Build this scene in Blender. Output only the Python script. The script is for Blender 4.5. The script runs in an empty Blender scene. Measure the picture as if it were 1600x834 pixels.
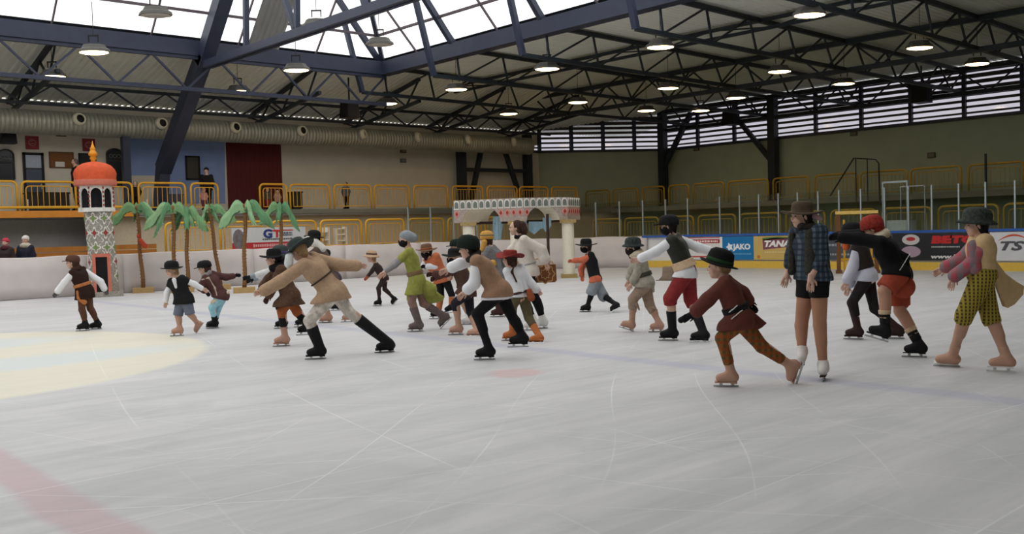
import bpy, math, random
import numpy as np
from mathutils import Vector, Matrix

random.seed(7)
scene = bpy.context.scene
col = scene.collection

# ------------------------------------------------------------------ camera
IW, IH = 1600, 834
EYE = 1.55                       # eye height above the ice, metres
VPX = (2480.0, 310.0)            # vanishing point along the rink (+X)
VPY = (-525.0, 398.0)            # vanishing point across the rink (+Y)
CXP, CYP = IW / 2, IH / 2
FOC = math.sqrt(-((VPX[0]-CXP)*(VPY[0]-CXP) + (VPX[1]-CYP)*(VPY[1]-CYP)))
def _cd(p): return np.array([p[0]-CXP, -(p[1]-CYP), -FOC])
_ex = _cd(VPX); _ex /= np.linalg.norm(_ex)
_ey = _cd(VPY); _ey -= _ex*(_ex@_ey); _ey /= np.linalg.norm(_ey)
ROT = np.array([_ex, _ey, np.cross(_ex, _ey)])
cam_data = bpy.data.cameras.new('camera')
cam_data.sensor_width = 36.0
cam_data.lens = FOC/IW*36.0
cam_data.clip_end = 500
cam = bpy.data.objects.new('camera', cam_data)
col.objects.link(cam)
M4 = np.eye(4); M4[:3, :3] = ROT; M4[2, 3] = EYE
cam.matrix_world = Matrix(M4.tolist())
scene.camera = cam
# surveying helpers: the photograph's pixel -> a place in the hall
def ray(u, v): return ROT @ _cd((u, v))
def ground(u, v, z=0.0):
    r = ray(u, v); return np.array([0, 0, EYE]) + r*((z-EYE)/r[2])
def onY(u, v, Y): r = ray(u, v); return np.array([0, 0, EYE]) + r*(Y/r[1])
def onX(u, v, X): r = ray(u, v); return np.array([0, 0, EYE]) + r*(X/r[0])

# ------------------------------------------------------------------ world / exposure
world = bpy.data.worlds.new('overcast_sky'); scene.world = world
world.use_nodes = True
bg = world.node_tree.nodes['Background']
bg.inputs[0].default_value = (1.0, 0.99, 0.97, 1)
bg.inputs[1].default_value = 1.6
scene.view_settings.view_transform = 'Standard'
scene.view_settings.look = 'None'
scene.view_settings.gamma = 1.0
scene.view_settings.use_curve_mapping = False
scene.view_settings.exposure = 0.0
scene.cycles.max_bounces = 16; scene.cycles.diffuse_bounces = 10; scene.cycles.transparent_max_bounces = 24

# ------------------------------------------------------------------ materials
MATS = {}
def _lin(c):
    return tuple((x/255/12.92 if x/255 <= .04045 else ((x/255+.055)/1.055)**2.4) for x in c)
def mat(name, rgb, rough=.7, var=.12, scale=14., bump=.15, metal=0., spec=.3, emit=None, es=0.):
    """plain procedural surface: colour with noise variation and fine relief (rgb in sRGB 0..255)"""
    if name in MATS: return MATS[name]
    m = bpy.data.materials.new(name); m.use_nodes = True
    nt = m.node_tree; b = nt.nodes['Principled BSDF']
    c = _lin(rgb)
    b.inputs['Roughness'].default_value = rough
    b.inputs['Metallic'].default_value = metal
    b.inputs['Specular IOR Level'].default_value = spec
    tc = nt.nodes.new('ShaderNodeTexCoord')
    nz = nt.nodes.new('ShaderNodeTexNoise'); nz.inputs['Scale'].default_value = scale; nz.inputs['Detail'].default_value = 4
    nt.links.new(tc.outputs['Object'], nz.inputs['Vector'])
    rp = nt.nodes.new('ShaderNodeValToRGB')
    rp.color_ramp.elements[0].position = .3; rp.color_ramp.elements[1].position = .7
    rp.color_ramp.elements[0].color = tuple(x*(1-var) for x in c)+(1,)
    rp.color_ramp.elements[1].color = tuple(min(1, x*(1+var)) for x in c)+(1,)
    nt.links.new(nz.outputs['Fac'], rp.inputs[0]); nt.links.new(rp.outputs[0], b.inputs['Base Color'])
    if bump:
        bp = nt.nodes.new('ShaderNodeBump'); bp.inputs['Strength'].default_value = bump; bp.inputs['Distance'].default_value = .01
        n2 = nt.nodes.new('ShaderNodeTexNoise'); n2.inputs['Scale'].default_value = scale*4
        nt.links.new(tc.outputs['Object'], n2.inputs['Vector'])
        nt.links.new(n2.outputs['Fac'], bp.inputs['Height']); nt.links.new(bp.outputs[0], b.inputs['Normal'])
    if emit:
        b.inputs['Emission Color'].default_value = _lin(emit)+(1,); b.inputs['Emission Strength'].default_value = es
    MATS[name] = m
    return m
def _math(nt, op, a, b=None, c=None):
    n = nt.nodes.new('ShaderNodeMath'); n.operation = op
    for i, x in enumerate((a, b, c)):
        if x is None: continue
        if isinstance(x, (int, float)): n.inputs[i].default_value = x
        else: nt.links.new(x, n.inputs[i])
    return n.outputs[0]
def _mix(nt, fac, a, b):
    n = nt.nodes.new('ShaderNodeMix'); n.data_type = 'RGBA'
    for s, x in ((n.inputs[0], fac), (n.inputs[6], a), (n.inputs[7], b)):
        if hasattr(x, 'is_linked'): nt.links.new(x, s)
        elif isinstance(x, (int, float)): s.default_value = x
        else: s.default_value = tuple(x)+((1,) if len(x) == 3 else ())
    return n.outputs[2]
def plaid(name, base, line1, line2, period=.05, w=.35, rough=.8, both=.8):
    """woven check: two sets of coloured stripes crossing"""
    if name in MATS: return MATS[name]
    m = bpy.data.materials.new(name); m.use_nodes = True
    nt = m.node_tree; b = nt.nodes['Principled BSDF']; b.inputs['Roughness'].default_value = rough
    b.inputs['Specular IOR Level'].default_value = .15
    tc = nt.nodes.new('ShaderNodeTexCoord'); sp = nt.nodes.new('ShaderNodeSeparateXYZ')
    nt.links.new(tc.outputs['Object'], sp.inputs[0])
    h = _math(nt, 'ADD', sp.outputs[0], _math(nt, 'MULTIPLY', sp.outputs[1], .3))
    f1 = _math(nt, 'LESS_THAN', _math(nt, 'FRACT', _math(nt, 'DIVIDE', h, period)), w)
    f2 = _math(nt, 'LESS_THAN', _math(nt, 'FRACT', _math(nt, 'DIVIDE', sp.outputs[2], period)), w)
    c1 = _mix(nt, _math(nt, 'MULTIPLY', f1, both), _lin(base), _lin(line1))
    c2 = _mix(nt, _math(nt, 'MULTIPLY', f2, both*.85), c1, _lin(line2))
    nt.links.new(c2, b.inputs['Base Color'])
    MATS[name] = m
    return m

# ------------------------------------------------------------------ mesh builder
class MB:
    def __init__(s): s.v = []; s.f = []
    def add(s, vs, fs):
        o = len(s.v); s.v += [tuple(map(float, p)) for p in vs]; s.f += [tuple(i+o for i in f) for f in fs]; return s
    def box(s, lo, hi):
        x0, y0, z0 = lo; x1, y1, z1 = hi
        return s.add([(x0,y0,z0),(x1,y0,z0),(x1,y1,z0),(x0,y1,z0),(x0,y0,z1),(x1,y0,z1),(x1,y1,z1),(x0,y1,z1)],
                     [(0,3,2,1),(4,5,6,7),(0,1,5,4),(1,2,6,5),(2,3,7,6),(3,0,4,7)])
    def beam(s, a, b, w, h=None, up=(0, 0, 1)):
        a = Vector(a); b = Vector(b); h = h or w
        d = (b-a).normalized(); u = Vector(up)
        if abs(d.dot(u)) > .97: u = Vector((1, 0, 0))
        r = d.cross(u).normalized(); u = r.cross(d)
        q = [(-1,-1),(1,-1),(1,1),(-1,1)]
        vs = [p + r*(i*w/2) + u*(j*h/2) for p in (a, b) for i, j in q]
        return s.add(vs, [(0,1,2,3),(7,6,5,4),(0,4,5,1),(1,5,6,2),(2,6,7,3),(3,7,4,0)])
    def tube(s, pts, r, n=8, cap=True):
        pts = [Vector(p) for p in pts]; m = len(pts)
        rr = r if isinstance(r, (list, tuple)) else [r]*m
        base = len(s.v); prev = None
        for i, p in enumerate(pts):
            d = (pts[min(i+1, m-1)]-pts[max(i-1, 0)]).normalized()
            if prev is None:
                u = Vector((0, 0, 1)) if abs(d.z) < .9 else Vector((1, 0, 0))
                prev = d.cross(u).normalized()
            r1 = (prev - d*prev.dot(d)).normalized(); prev = r1; u1 = d.cross(r1)
            for k in range(n):
                t = 2*math.pi*k/n
                s.v.append(tuple(p + (r1*math.cos(t)+u1*math.sin(t))*rr[i]))
        for i in range(m-1):
            for k in range(n):
                a = base+i*n+k; b = base+i*n+(k+1) % n
                s.f.append((a, b, b+n, a+n))
        if cap:
            s.f.append(tuple(base+k for k in range(n))[::-1]); s.f.append(tuple(base+(m-1)*n+k for k in range(n)))
        return s
    def lathe(s, prof, n=24, mod=None):
        base = len(s.v)
        for i, (r, z) in enumerate(prof):
            for k in range(n):
                t = 2*math.pi*k/n
                x, y, zz = r*math.cos(t), r*math.sin(t), z
                if mod: x, y, zz = mod(x, y, zz, t, i)
                s.v.append((x, y, zz))
        for i in range(len(prof)-1):
            for k in range(n):
                a = base+i*n+k; b = base+i*n+(k+1) % n
                s.f.append((a, b, b+n, a+n))
        s.f.append(tuple(base+k for k in range(n))[::-1]); s.f.append(tuple(base+(len(prof)-1)*n+k for k in range(n)))
        return s
    def prism(s, poly, fn, depth):
        """poly: 2D outline; fn(x,y,t) -> 3D point with t = 0 front, depth = back"""
        n = len(poly)
        vs = [fn(x, y, 0) for x, y in poly]+[fn(x, y, depth) for x, y in poly]
        return s.add(vs, [tuple(range(n)), tuple(range(n, 2*n))[::-1]]+[(i, i+n, (i+1) % n+n, (i+1) % n) for i in range(n)])
    def mesh(s, name, smooth=False):
        me = bpy.data.meshes.new(name); me.from_pydata(s.v, [], s.f); me.update()
        bmn = __import__('bmesh'); b = bmn.new(); b.from_mesh(me); bmn.ops.recalc_face_normals(b, faces=b.faces); b.to_mesh(me); b.free()
        if smooth:
            me.polygons.foreach_set('use_smooth', [True]*len(me.polygons))
        return me
def obj(name, me, m, parent=None, loc=None, smooth=False):
    if isinstance(me, MB): me = me.mesh(name, smooth)
    if m is not None and len(me.materials) == 0: me.materials.append(m)
    o = bpy.data.objects.new(name, me); col.objects.link(o)
    if parent is not None: o.parent = parent
    if loc is not None: o.location = loc
    return o
def tag(o, label=None, cat=None, group=None, kind=None):
    if label: o['label'] = label
    if cat: o['category'] = cat
    if group: o['group'] = group
    if kind: o['kind'] = kind
    return o
def thing(name, label, cat, loc=(0, 0, 0), rz=0., group=None):
    o = bpy.data.objects.new(name, None); col.objects.link(o)
    o.location = loc; o.rotation_euler = (0, 0, rz); o.empty_display_size = .1
    return tag(o, label, cat, group)
def struct(name, me, m, parent=None, loc=None, label=None):
    o = obj(name, me, m, parent, loc)
    if parent is None: tag(o, label=label, kind='structure')
    return o
def structroot(name, loc=(0, 0, 0), label=None):
    o = bpy.data.objects.new(name, None); col.objects.link(o); o.location = loc
    return tag(o, label=label, kind='structure')
ORD = ['first','second','third','fourth','fifth','sixth','seventh','eighth','ninth','tenth','eleventh','twelfth','thirteenth','fourteenth','fifteenth','sixteenth','seventeenth','eighteenth','nineteenth','twentieth']
def text_mesh(s, size, bold=0.0, shear=0.0, ext=.004):
    c = bpy.data.curves.new('lettering', 'FONT'); c.body = s; c.size = size; c.extrude = ext; c.offset = bold; c.shear = shear
    c.align_x = 'CENTER'; c.align_y = 'CENTER'; c.resolution_u = 3
    o = bpy.data.objects.new('lettering', c); col.objects.link(o)
    dg = bpy.context.evaluated_depsgraph_get()
    me = bpy.data.meshes.new_from_object(o.evaluated_get(dg))
    bpy.data.objects.remove(o); bpy.data.curves.remove(c)
    me.materials.clear()
    return me
def lettering(s, size, m, parent, origin, xdir, width=None, bold=0., shear=0., updir=(0, 0, 1), name='lettering'):
    me = text_mesh(s, size, bold, shear)
    X = Vector(xdir).normalized(); U = Vector(updir); N = X.cross(U)
    xs = [v.co.x for v in me.vertices]; sc = 1.0
    if width and xs: sc = width/(max(xs)-min(xs))
    for v in me.vertices:
        v.co = Vector(origin) + X*v.co.x*sc + U*v.co.y + N*v.co.z
    return obj(name, me, m, parent)

# ------------------------------------------------------------------ shared materials
STEEL = mat('blue_painted_steel', (52, 58, 78), .45, .1, 3, .05, spec=.4)
STEELD = mat('dark_truss_steel', (42, 50, 58), .5, .1, 3, .05, spec=.3)
SHEET = mat('corrugated_sheet', (240, 243, 236), .6, .03, 2, .03)
WALLM = mat('beige_wall_plaster', (226, 220, 206), .9, .05, 1.2, .05)
WALLR = mat('grey_wall_plaster', (172, 184, 164), .9, .05, 1.2, .05)
GREYW = mat('grey_concrete', (140, 138, 138), .9, .08, 2, .1)
DARKC = mat('dark_concrete', (124, 124, 114), .9, .1, 2, .1)
BLUEP = mat('blue_wall_paint', (140, 164, 214), .85, .05, 2, .03)
YEL = mat('yellow_rail_paint', (226, 170, 44), .4, .06, 6, .02, spec=.4)
ORANGE = mat('orange_edge_paint', (214, 140, 54), .6, .08, 4, .05)
BLACK = mat('black_enamel', (22, 22, 24), .5, .1)
WHITE = mat('white_enamel', (228, 226, 222), .5, .03)
GALV = mat('galvanised_steel', (176, 176, 166), .38, .08, 6, .05, metal=.35)
WOOD = mat('orange_brown_timber', (176, 116, 52), .6, .15, 4, .1)

def ice_material():
    m = bpy.data.materials.new('skated_ice'); m.use_nodes = True
    nt = m.node_tree; b = nt.nodes['Principled BSDF']; L = nt.links
    geo = nt.nodes.new('ShaderNodeTexCoord'); sp = nt.nodes.new('ShaderNodeSeparateXYZ'); L.new(geo.outputs['Object'], sp.inputs[0])
    nz = nt.nodes.new('ShaderNodeTexNoise'); nz.inputs['Scale'].default_value = 2.2; nz.inputs['Detail'].default_value = 5
    L.new(geo.outputs['Object'], nz.inputs['Vector'])
    wob = _math(nt, 'MULTIPLY', _math(nt, 'SUBTRACT', nz.outputs['Fac'], .5), .14)
    X = _math(nt, 'ADD', sp.outputs[0], wob); Y = _math(nt, 'ADD', sp.outputs[1], wob)
    # scuffed film of snow: streaks along several skating directions
    def streak(rot, sx, sy, scale, seed):
        mp = nt.nodes.new('ShaderNodeMapping'); mp.inputs['Rotation'].default_value = (0, 0, rot); mp.inputs['Scale'].default_value = (sx, sy, 1)
        mp.inputs['Location'].default_value = (seed, seed*2.1, 0)
        L.new(geo.outputs['Object'], mp.inputs['Vector'])
        n = nt.nodes.new('ShaderNodeTexNoise'); n.inputs['Scale'].default_value = scale; n.inputs['Detail'].default_value = 6; n.inputs['Roughness'].default_value = .6
        n.inputs['Distortion'].default_value = .6
        L.new(mp.outputs[0], n.inputs['Vector']); return n.outputs['Fac']
    s1 = streak(.6, .35, 1.6, 1.3, 3); s2 = streak(-.5, .3, 2.2, 1.7, 11); s3 = streak(1.2, .12, 5, 2.5, 23)
    tone = _math(nt, 'ADD', _math(nt, 'MULTIPLY', s1, .42), _math(nt, 'ADD', _math(nt, 'MULTIPLY', s2, .34), _math(nt, 'MULTIPLY', s3, .24)))
    rp = nt.nodes.new('ShaderNodeValToRGB'); e = rp.color_ramp.elements
    e[0].position = .34; e[0].color = _lin((184, 184, 185))+(1,); e[1].position = .66; e[1].color = _lin((213, 211, 212))+(1,)
    L.new(tone, rp.inputs[0]); c = rp.outputs[0]
    bl = nt.nodes.new('ShaderNodeTexNoise'); bl.inputs['Scale'].default_value = .55; bl.inputs['Detail'].default_value = 7; bl.inputs['Roughness'].default_value = .62; bl.inputs['Distortion'].default_value = 1.2
    L.new(geo.outputs['Object'], bl.inputs['Vector'])
    bm_ = nt.nodes.new('ShaderNodeMapRange'); bm_.inputs[1].default_value = .5; bm_.inputs[2].default_value = .72; L.new(bl.outputs['Fac'], bm_.inputs[0])
    c = _mix(nt, _math(nt, 'MULTIPLY', bm_.outputs[0], .45), c, _lin((172, 175, 176)))
    def band(v, cpos, half, soft=.05):
        d = _math(nt, 'ABSOLUTE', _math(nt, 'SUBTRACT', v, cpos))
        n = nt.nodes.new('ShaderNodeMapRange'); n.inputs[1].default_value = half-soft; n.inputs[2].default_value = half+soft
        n.inputs[3].default_value = 1; n.inputs[4].default_value = 0; L.new(d, n.inputs[0]); return n.outputs[0]
    def disc(cx, cy, r, soft=.06, ax=1., ay=1.):
        dx = _math(nt, 'MULTIPLY', _math(nt, 'SUBTRACT', X, cx), ax); dy = _math(nt, 'MULTIPLY', _math(nt, 'SUBTRACT', Y, cy), ay)
        d = _math(nt, 'SQRT', _math(nt, 'ADD', _math(nt, 'MULTIPLY', dx, dx), _math(nt, 'MULTIPLY', dy, dy)))
        n = nt.nodes.new('ShaderNodeMapRange'); n.inputs[1].default_value = r-soft; n.inputs[2].default_value = r+soft
        n.inputs[3].default_value = 1; n.inputs[4].default_value = 0; L.new(d, n.inputs[0]); return n.outputs[0]
    wear = _math(nt, 'ADD', .45, _math(nt, 'MULTIPLY', tone, .8))
    circ = disc(1.69, 14.96, 4.45, .08)
    c = _mix(nt, _math(nt, 'MULTIPLY', circ, .62), c, _lin((232, 224, 198)))
    logo = _math(nt, 'MAXIMUM', disc(2.8, 13.6, 1.5, .35, .55, 2.0), disc(2.4, 16.6, 1.5, .4, .6, 1.7))
    c = _mix(nt, _math(nt, 'MULTIPLY', logo, .6), c, _lin((200, 212, 220)))
    c = _mix(nt, _math(nt, 'MULTIPLY', band(X, 1.69, .16, .04), _math(nt, 'MULTIPLY', wear, .5)), c, _lin((196, 150, 158)))
    c = _mix(nt, _math(nt, 'MULTIPLY', band(X, 8.37, .15, .06), _math(nt, 'MULTIPLY', wear, .3)), c, _lin((138, 142, 190)))
    c = _mix(nt, _math(nt, 'MULTIPLY', disc(6.85, 7.7, .29, .06), _math(nt, 'MULTIPLY', wear, .5)), c, _lin((212, 160, 156)))
    # blade cuts: thin wandering lines
    def cuts(rot, scale, thr, seed):
        mp = nt.nodes.new('ShaderNodeMapping'); mp.inputs['Rotation'].default_value = (0, 0, rot); mp.inputs['Location'].default_value = (seed, 0, 0)
        L.new(geo.outputs['Object'], mp.inputs['Vector'])
        w = nt.nodes.new('ShaderNodeTexWave'); w.wave_type = 'BANDS'; w.inputs['Scale'].default_value = scale; w.inputs['Distortion'].default_value = 9
        w.inputs['Detail'].default_value = 1.0; w.inputs['Detail Scale'].default_value = .22
        L.new(mp.outputs[0], w.inputs['Vector'])
        k = nt.nodes.new('ShaderNodeMapRange'); k.inputs[1].default_value = thr; k.inputs[2].default_value = 1.0; L.new(w.outputs['Fac'], k.inputs[0])
        n = nt.nodes.new('ShaderNodeTexNoise'); n.inputs['Scale'].default_value = .5; L.new(mp.outputs[0], n.inputs['Vector'])
        q = nt.nodes.new('ShaderNodeMapRange'); q.inputs[1].default_value = .42; q.inputs[2].default_value = .68; L.new(n.outputs['Fac'], q.inputs[0])
        return _math(nt, 'MULTIPLY', k.outputs[0], q.outputs[0])
    k = cuts(.3, .21, .9995, 5)
    for cc in ((1.5, .27, .9993, 31), (-.7, .34, .9993, 17), (2.2, .3, .9993, 47), (.9, .41, .999, 63), (-.25, .37, .9993, 71), (1.9, .23, .9995, 83)): k = _math(nt, 'MAXIMUM', k, cuts(*cc))
    c = _mix(nt, _math(nt, 'MULTIPLY', k, .42), c, _lin((244, 244, 244)))
    L.new(c, b.inputs['Base Color'])
    rr = _math(nt, 'ADD', .34, _math(nt, 'MULTIPLY', tone, .3)); L.new(rr, b.inputs['Roughness'])
    b.inputs['Specular IOR Level'].default_value = .12
    bp = nt.nodes.new('ShaderNodeBump'); bp.inputs['Strength'].default_value = .25; bp.inputs['Distance'].default_value = .02
    L.new(tone, bp.inputs['Height']); L.new(bp.outputs[0], b.inputs['Normal'])
    return m
ICE = ice_material()

def pane_material(name, tint, gloss=.06):
    m = bpy.data.materials.new(name); m.use_nodes = True
    nt = m.node_tree; nt.nodes.remove(nt.nodes['Principled BSDF']); out = nt.nodes['Material Output']
    t = nt.nodes.new('ShaderNodeBsdfTransparent'); t.inputs[0].default_value = tuple(tint)+(1,)
    g = nt.nodes.new('ShaderNodeBsdfGlossy'); g.inputs[1].default_value = .08
    x = nt.nodes.new('ShaderNodeMixShader'); x.inputs[0].default_value = gloss
    nt.links.new(t.outputs[0], x.inputs[1]); nt.links.new(g.outputs[0], x.inputs[2]); nt.links.new(x.outputs[0], out.inputs[0])
    return m
SKYGLASS = pane_material('skylight_glazing', (.93, .95, .96), .03)
LOUVGLASS = pane_material('frosted_louvre_glass', (.36, .35, .4), .04)
RINKGLASS = pane_material('rink_shield_glass', (.86, .9, .88), .04)

# ------------------------------------------------------------------ floor, ice
XE, YF = 28.0, 29.2            # far end boards, far long boards
struct('floor', MB().box((-41.5, -10.8, -.12), (45.2, 41, -.02)), DARKC, label='dark concrete floor around the rink')
struct('floor', MB().box((-27.5, -.6, -.03), (XE+.05, YF+.05, 0.)), ICE, label='scratched white ice sheet with faint painted lines')

# ------------------------------------------------------------------ walls
ZL = 6.0                        # sill of the louvre band
ZF, ZR = 7.15, 8.35             # eaves: far wall, right wall
XW, YW = 44.7, 40.5
CA, CB = (38.3, YW), (XW, 36.4) # the cut-off corner
wf = struct('wall_far', MB().box((-41, YW, 0), (CA[0], YW+.3, ZL)), WALLM, label='beige plaster wall behind the upper gallery')
wr = struct('wall_right', MB().box((XW, -10.5, 0), (XW+.3, CB[1], ZL)), WALLR, label='grey plaster end wall below louvre windows')
wc = struct('wall_corner', MB().beam((CA[0], CA[1]+.1, ZL/2), (CB[0]+.1, CB[1], ZL/2), .25, ZL), WALLR, label='angled wall across the far corner')
struct('wall_left', MB().box((-41.3, -10.5, 0), (-41, YW, 9)), WALLM, label='end wall on the left')
struct('wall_near', MB().box((-41, -10.8, 0), (XW, -10.5, 9)), WALLM, label='long wall behind the camera')

# painted blue field on the far wall (slanted left edge) and beige strip over the door
yb = YW-.012
p = [onY(168, 274, YW), onY(208, 206, YW), onY(351, 214, YW), onY(352, 318, YW), onY(243, 318, YW), onY(243, 274, YW)]
obj('painted_field', MB().prism([(q[0], q[2]) for q in p], lambda x, z, t: (x, yb+t, z), .01), BLUEP, wf)

# ------------------------------------------------------------------ roof: corrugated ceilings
def corrugated(a, along, across, n, pitch, nrm, depth=.06):
    """sheet starting at a, ribs run along, n ribs laid across"""
    a = np.array(a, float); al = np.array(along, float); ac = np.array(across, float); ac /= np.linalg.norm(ac); nr = np.array(nrm, float)
    vs, fs = [], []
    prof = [(0, 0), (.3, 0), (.45, 1), (.85, 1)]
    for i in range(n):
        for q, d in prof:
            p0 = a + ac*(i+q)*pitch + nr*d*depth
            vs += [p0, p0+al]
    for i in range(len(vs)//2-1):
        fs.append((2*i, 2*i+2, 2*i+3, 2*i+1))
    return MB().add(vs, fs)
ZS = 8.72                        # sheet at the skylight kerb
SX0, SX1, SY0, SY1 = -19.8, 23.2, 4.0, 34.0  # unseen near edge of the skylight is pulled inward to dim the near ice
struct('ceiling', corrugated((SX1, -10.5, ZS), (XW+.3-SX1, 0, ZR-ZS+.06), (0, 1, 0), 188, .25, (0, 0, .9)), SHEET, label='grey corrugated ceiling sloping to the end wall')
struct('ceiling', corrugated((SX0-6, SY1, ZS-.02), (0, YW+.25-SY1, ZF-ZS+.05), (1, 0, 0), 290, .25, (0, 0, .9)), SHEET, label='grey corrugated ceiling sloping to the gallery wall')
struct('ceiling', MB().box((-41, -10.5, ZS-.05), (SX0, YW, ZS)), SHEET, label='flat ceiling at the left end')
struct('ceiling', MB().box((SX0, -10.5, ZS-.05), (SX1, SY0, ZS)), SHEET, label='flat ceiling over the camera side')
# outer skin above the corrugated sheets
roofskin = mat('roof_felt', (90, 90, 90), .9)
struct('ceiling', MB().add([(SX1, -10.5, ZS+.25), (XW+.6, -10.5, ZR+.3), (XW+.6, 37, ZR+.3), (SX1, 37, ZS+.25)], [(0, 1, 2, 3)]), roofskin, label='outer roof skin at the end')
struct('ceiling', MB().add([(SX0-7, SY1+.1, ZS+.25), (XW+.6, SY1+.1, ZS+.25), (XW+.6, YW+.6, ZF+.22), (SX0-7, YW+.6, ZF+.22)], [(0, 1, 2, 3)]), roofskin, label='outer roof skin above the gallery')

# ------------------------------------------------------------------ skylight lantern
SL = 1.08                        # rise per metre of the glazing
sky = structroot('window_1', label='large sloping rooflight above the rink')
KB = .42                         # kerb beam depth
for a, b in (((SX0, SY1, ZS-.2), (SX1, SY1, ZS-.2)), ((SX1, SY1, ZS-.2), (SX1, SY0, ZS-.2)), ((SX1, SY0, ZS-.2), (SX0, SY0, ZS-.2)), ((SX0, SY0, ZS-.2), (SX0, SY1, ZS-.2))):
    obj('kerb_beam', MB().beam(a, b, .5, .55), STEEL, sky)
DT = 4.6                         # horizontal run of the slope
ZT = ZS+DT*SL
def gl(x, y, d): return (x, y, ZS+.05+d*SL)
tiers = [0, .85, 2.3, 3.6, DT]
xs = [SX0+i*3.31 for i in range(14)]; xs[-1] = SX1
ys = [SY1-2.5*i for i in range(13)]; ys[-1] = SY0
mull = mat('brown_grey_mullion', (96, 84, 92), .5, .08)
for i in range(len(xs)-1):
    for t0, t1 in ((0, .85), (.85, DT)):
        f = lambda x, d: min(max(x, SX0+d), SX1-d)
        q = [gl(f(xs[i], t0), SY1-t0, t0), gl(f(xs[i+1], t0), SY1-t0, t0), gl(f(xs[i+1], t1), SY1-t1, t1), gl(f(xs[i], t1), SY1-t1, t1)]
        obj('pane', MB().add(q, [(0, 1, 2, 3)]), SKYGLASS, sky)
for i in range(len(ys)-1):
    for t0, t1 in ((0, .85), (.85, DT)):
        f = lambda y, d: min(max(y, SY0+d), SY1-d)
        q = [gl(SX1-t0, f(ys[i], t0), t0), gl(SX1-t0, f(ys[i+1], t0), t0), gl(SX1-t1, f(ys[i+1], t1), t1), gl(SX1-t1, f(ys[i], t1), t1)]
        obj('pane', MB().add(q, [(0, 1, 2, 3)]), SKYGLASS, sky)
obj('pane', MB().add([gl(SX0+DT, SY0+DT, DT), gl(SX1-DT, SY0+DT, DT), gl(SX1-DT, SY1-DT, DT), gl(SX0+DT, SY1-DT, DT)], [(0, 1, 2, 3)]), SKYGLASS, sky)
obj('pane', MB().add([gl(SX0, SY0, 0), gl(SX1, SY0, 0), gl(SX1-DT, SY0+DT, DT), gl(SX0+DT, SY0+DT, DT)], [(0, 1, 2, 3)]), SKYGLASS, sky)
obj('pane', MB().add([gl(SX0, SY0, 0), gl(SX0, SY1, 0), gl(SX0+DT, SY1-DT, DT), gl(SX0+DT, SY0+DT, DT)], [(0, 1, 2, 3)]), SKYGLASS, sky)
for x in xs[1:-1]:
    xx = min(max(x, SX0+DT), SX1-DT); d = DT if xx == x else min(x-SX0, SX1-x)
    obj('mullion', MB().beam(gl(x, SY1, 0), gl(x, SY1-d, d), .05, .08), mull, sky)
for y in ys[1:-1]:
    d = min(DT, SY1-y, y-SY0)
    obj('mullion', MB().beam(gl(SX1, y, 0), gl(SX1-d, y, d), .05, .08), mull, sky)
for d in tiers[1:]:
    obj('purlin', MB().beam(gl(SX0+d, SY1-d, d), gl(SX1-d, SY1-d, d), .09, .09), mull, sky)
    obj('purlin', MB().beam(gl(SX1-d, SY1-d, d), gl(SX1-d, SY0+d, d), .09, .09), mull, sky)
obj('hip_rafter', MB().beam(gl(SX1, SY1, 0), gl(SX1-DT, SY1-DT, DT), .16, .2), STEEL, sky)
for y in ys[1:-1:2]:
    obj('ridge_bar', MB().beam((SX0+DT, y, ZT), (SX1-DT, y, ZT), .08, .1), mull, sky)
# opaque corrugated strip beside the main frame
st = corrugated(np.array(gl(16.9, SY1, 0))+[0, -.1, -.08], (0, -DT, DT*SL), (1, 0, 0), 6, .22, (0, -.5, -.5))
obj('corrugated_strip', st, mat('strip_sheet', (150, 150, 148), .6, .05, 3), sky)

# ------------------------------------------------------------------ steelwork
def truss(name, label, a_top, b_top, a_bot, b_bot, nodes, m=STEELD, w=.15, web=.062, group=None, lead=0):
    base = np.array(a_bot, float)
    t = thing(name, label, 'truss', tuple(base), 0, group)
    L = lambda p: tuple(np.array(p, float)-base)
    at, bt, ab, bb = [np.array(x, float) for x in (a_top, b_top, a_bot, b_bot)]
    obj('top_chord', MB().beam(L(at), L(bt), w, w), m, t)
    obj('bottom_chord', MB().beam(L(ab), L(bb), w*.9, w*.9), m, t)
    for i in range(nodes):
        T0 = at+(bt-at)*i/nodes; T1 = at+(bt-at)*(i+1)/nodes
        B = ab+(bb-ab)*min(1, (i+.5+lead)/nodes)
        obj('web_bar', MB().beam(L(T0), L(B), web), m, t); obj('web_bar', MB().beam(L(B), L(T1), web), m, t)
    return t
TY = [34.0, 29.05, 24.05, 19.0, 14.05, 9.0]
TY = TY[:]
for i, y in enumerate(TY):
    a = (SX1, y, 8.6); b = (XW, y, ZR-.13)
    t = truss('roof_truss', 'dark zigzag roof truss running to the end wall, %s from the skylight corner' % ORD[i], a, b, (22.1, y, 7.47), (XW, y, ZR-1.12), 9, group='trusses to the end wall')
    # the inner strut carried up into the lantern
    o = np.array((22.1, y, 7.47))
    obj('inner_strut', MB().beam((0, 0, 0), tuple(np.array((21.35, y, 10.25))-o), .2, .16), STEEL, t)
    obj('rafter', MB().beam(tuple(np.array((SX1, y, 8.6))-o), tuple(np.array((SX1-DT, y, 8.6+DT*1.22))-o), .2, .2), STEEL, t)
truss('roof_truss', 'dark longitudinal truss crossing halfway to the end wall', (34.3, -4, 8.38), (34.3, 36.5, 8.38), (34.3, -4, 7.3), (34.3, 36.5, 7.3), 16, w=.2)
truss('roof_truss', 'dark longitudinal truss along the louvre windows of the end wall', (44.2, -4, 8.2), (44.2, 36.4, 8.2), (44.2, -4, 7.1), (44.2, 36.4, 7.1), 14, w=.22)
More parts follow.
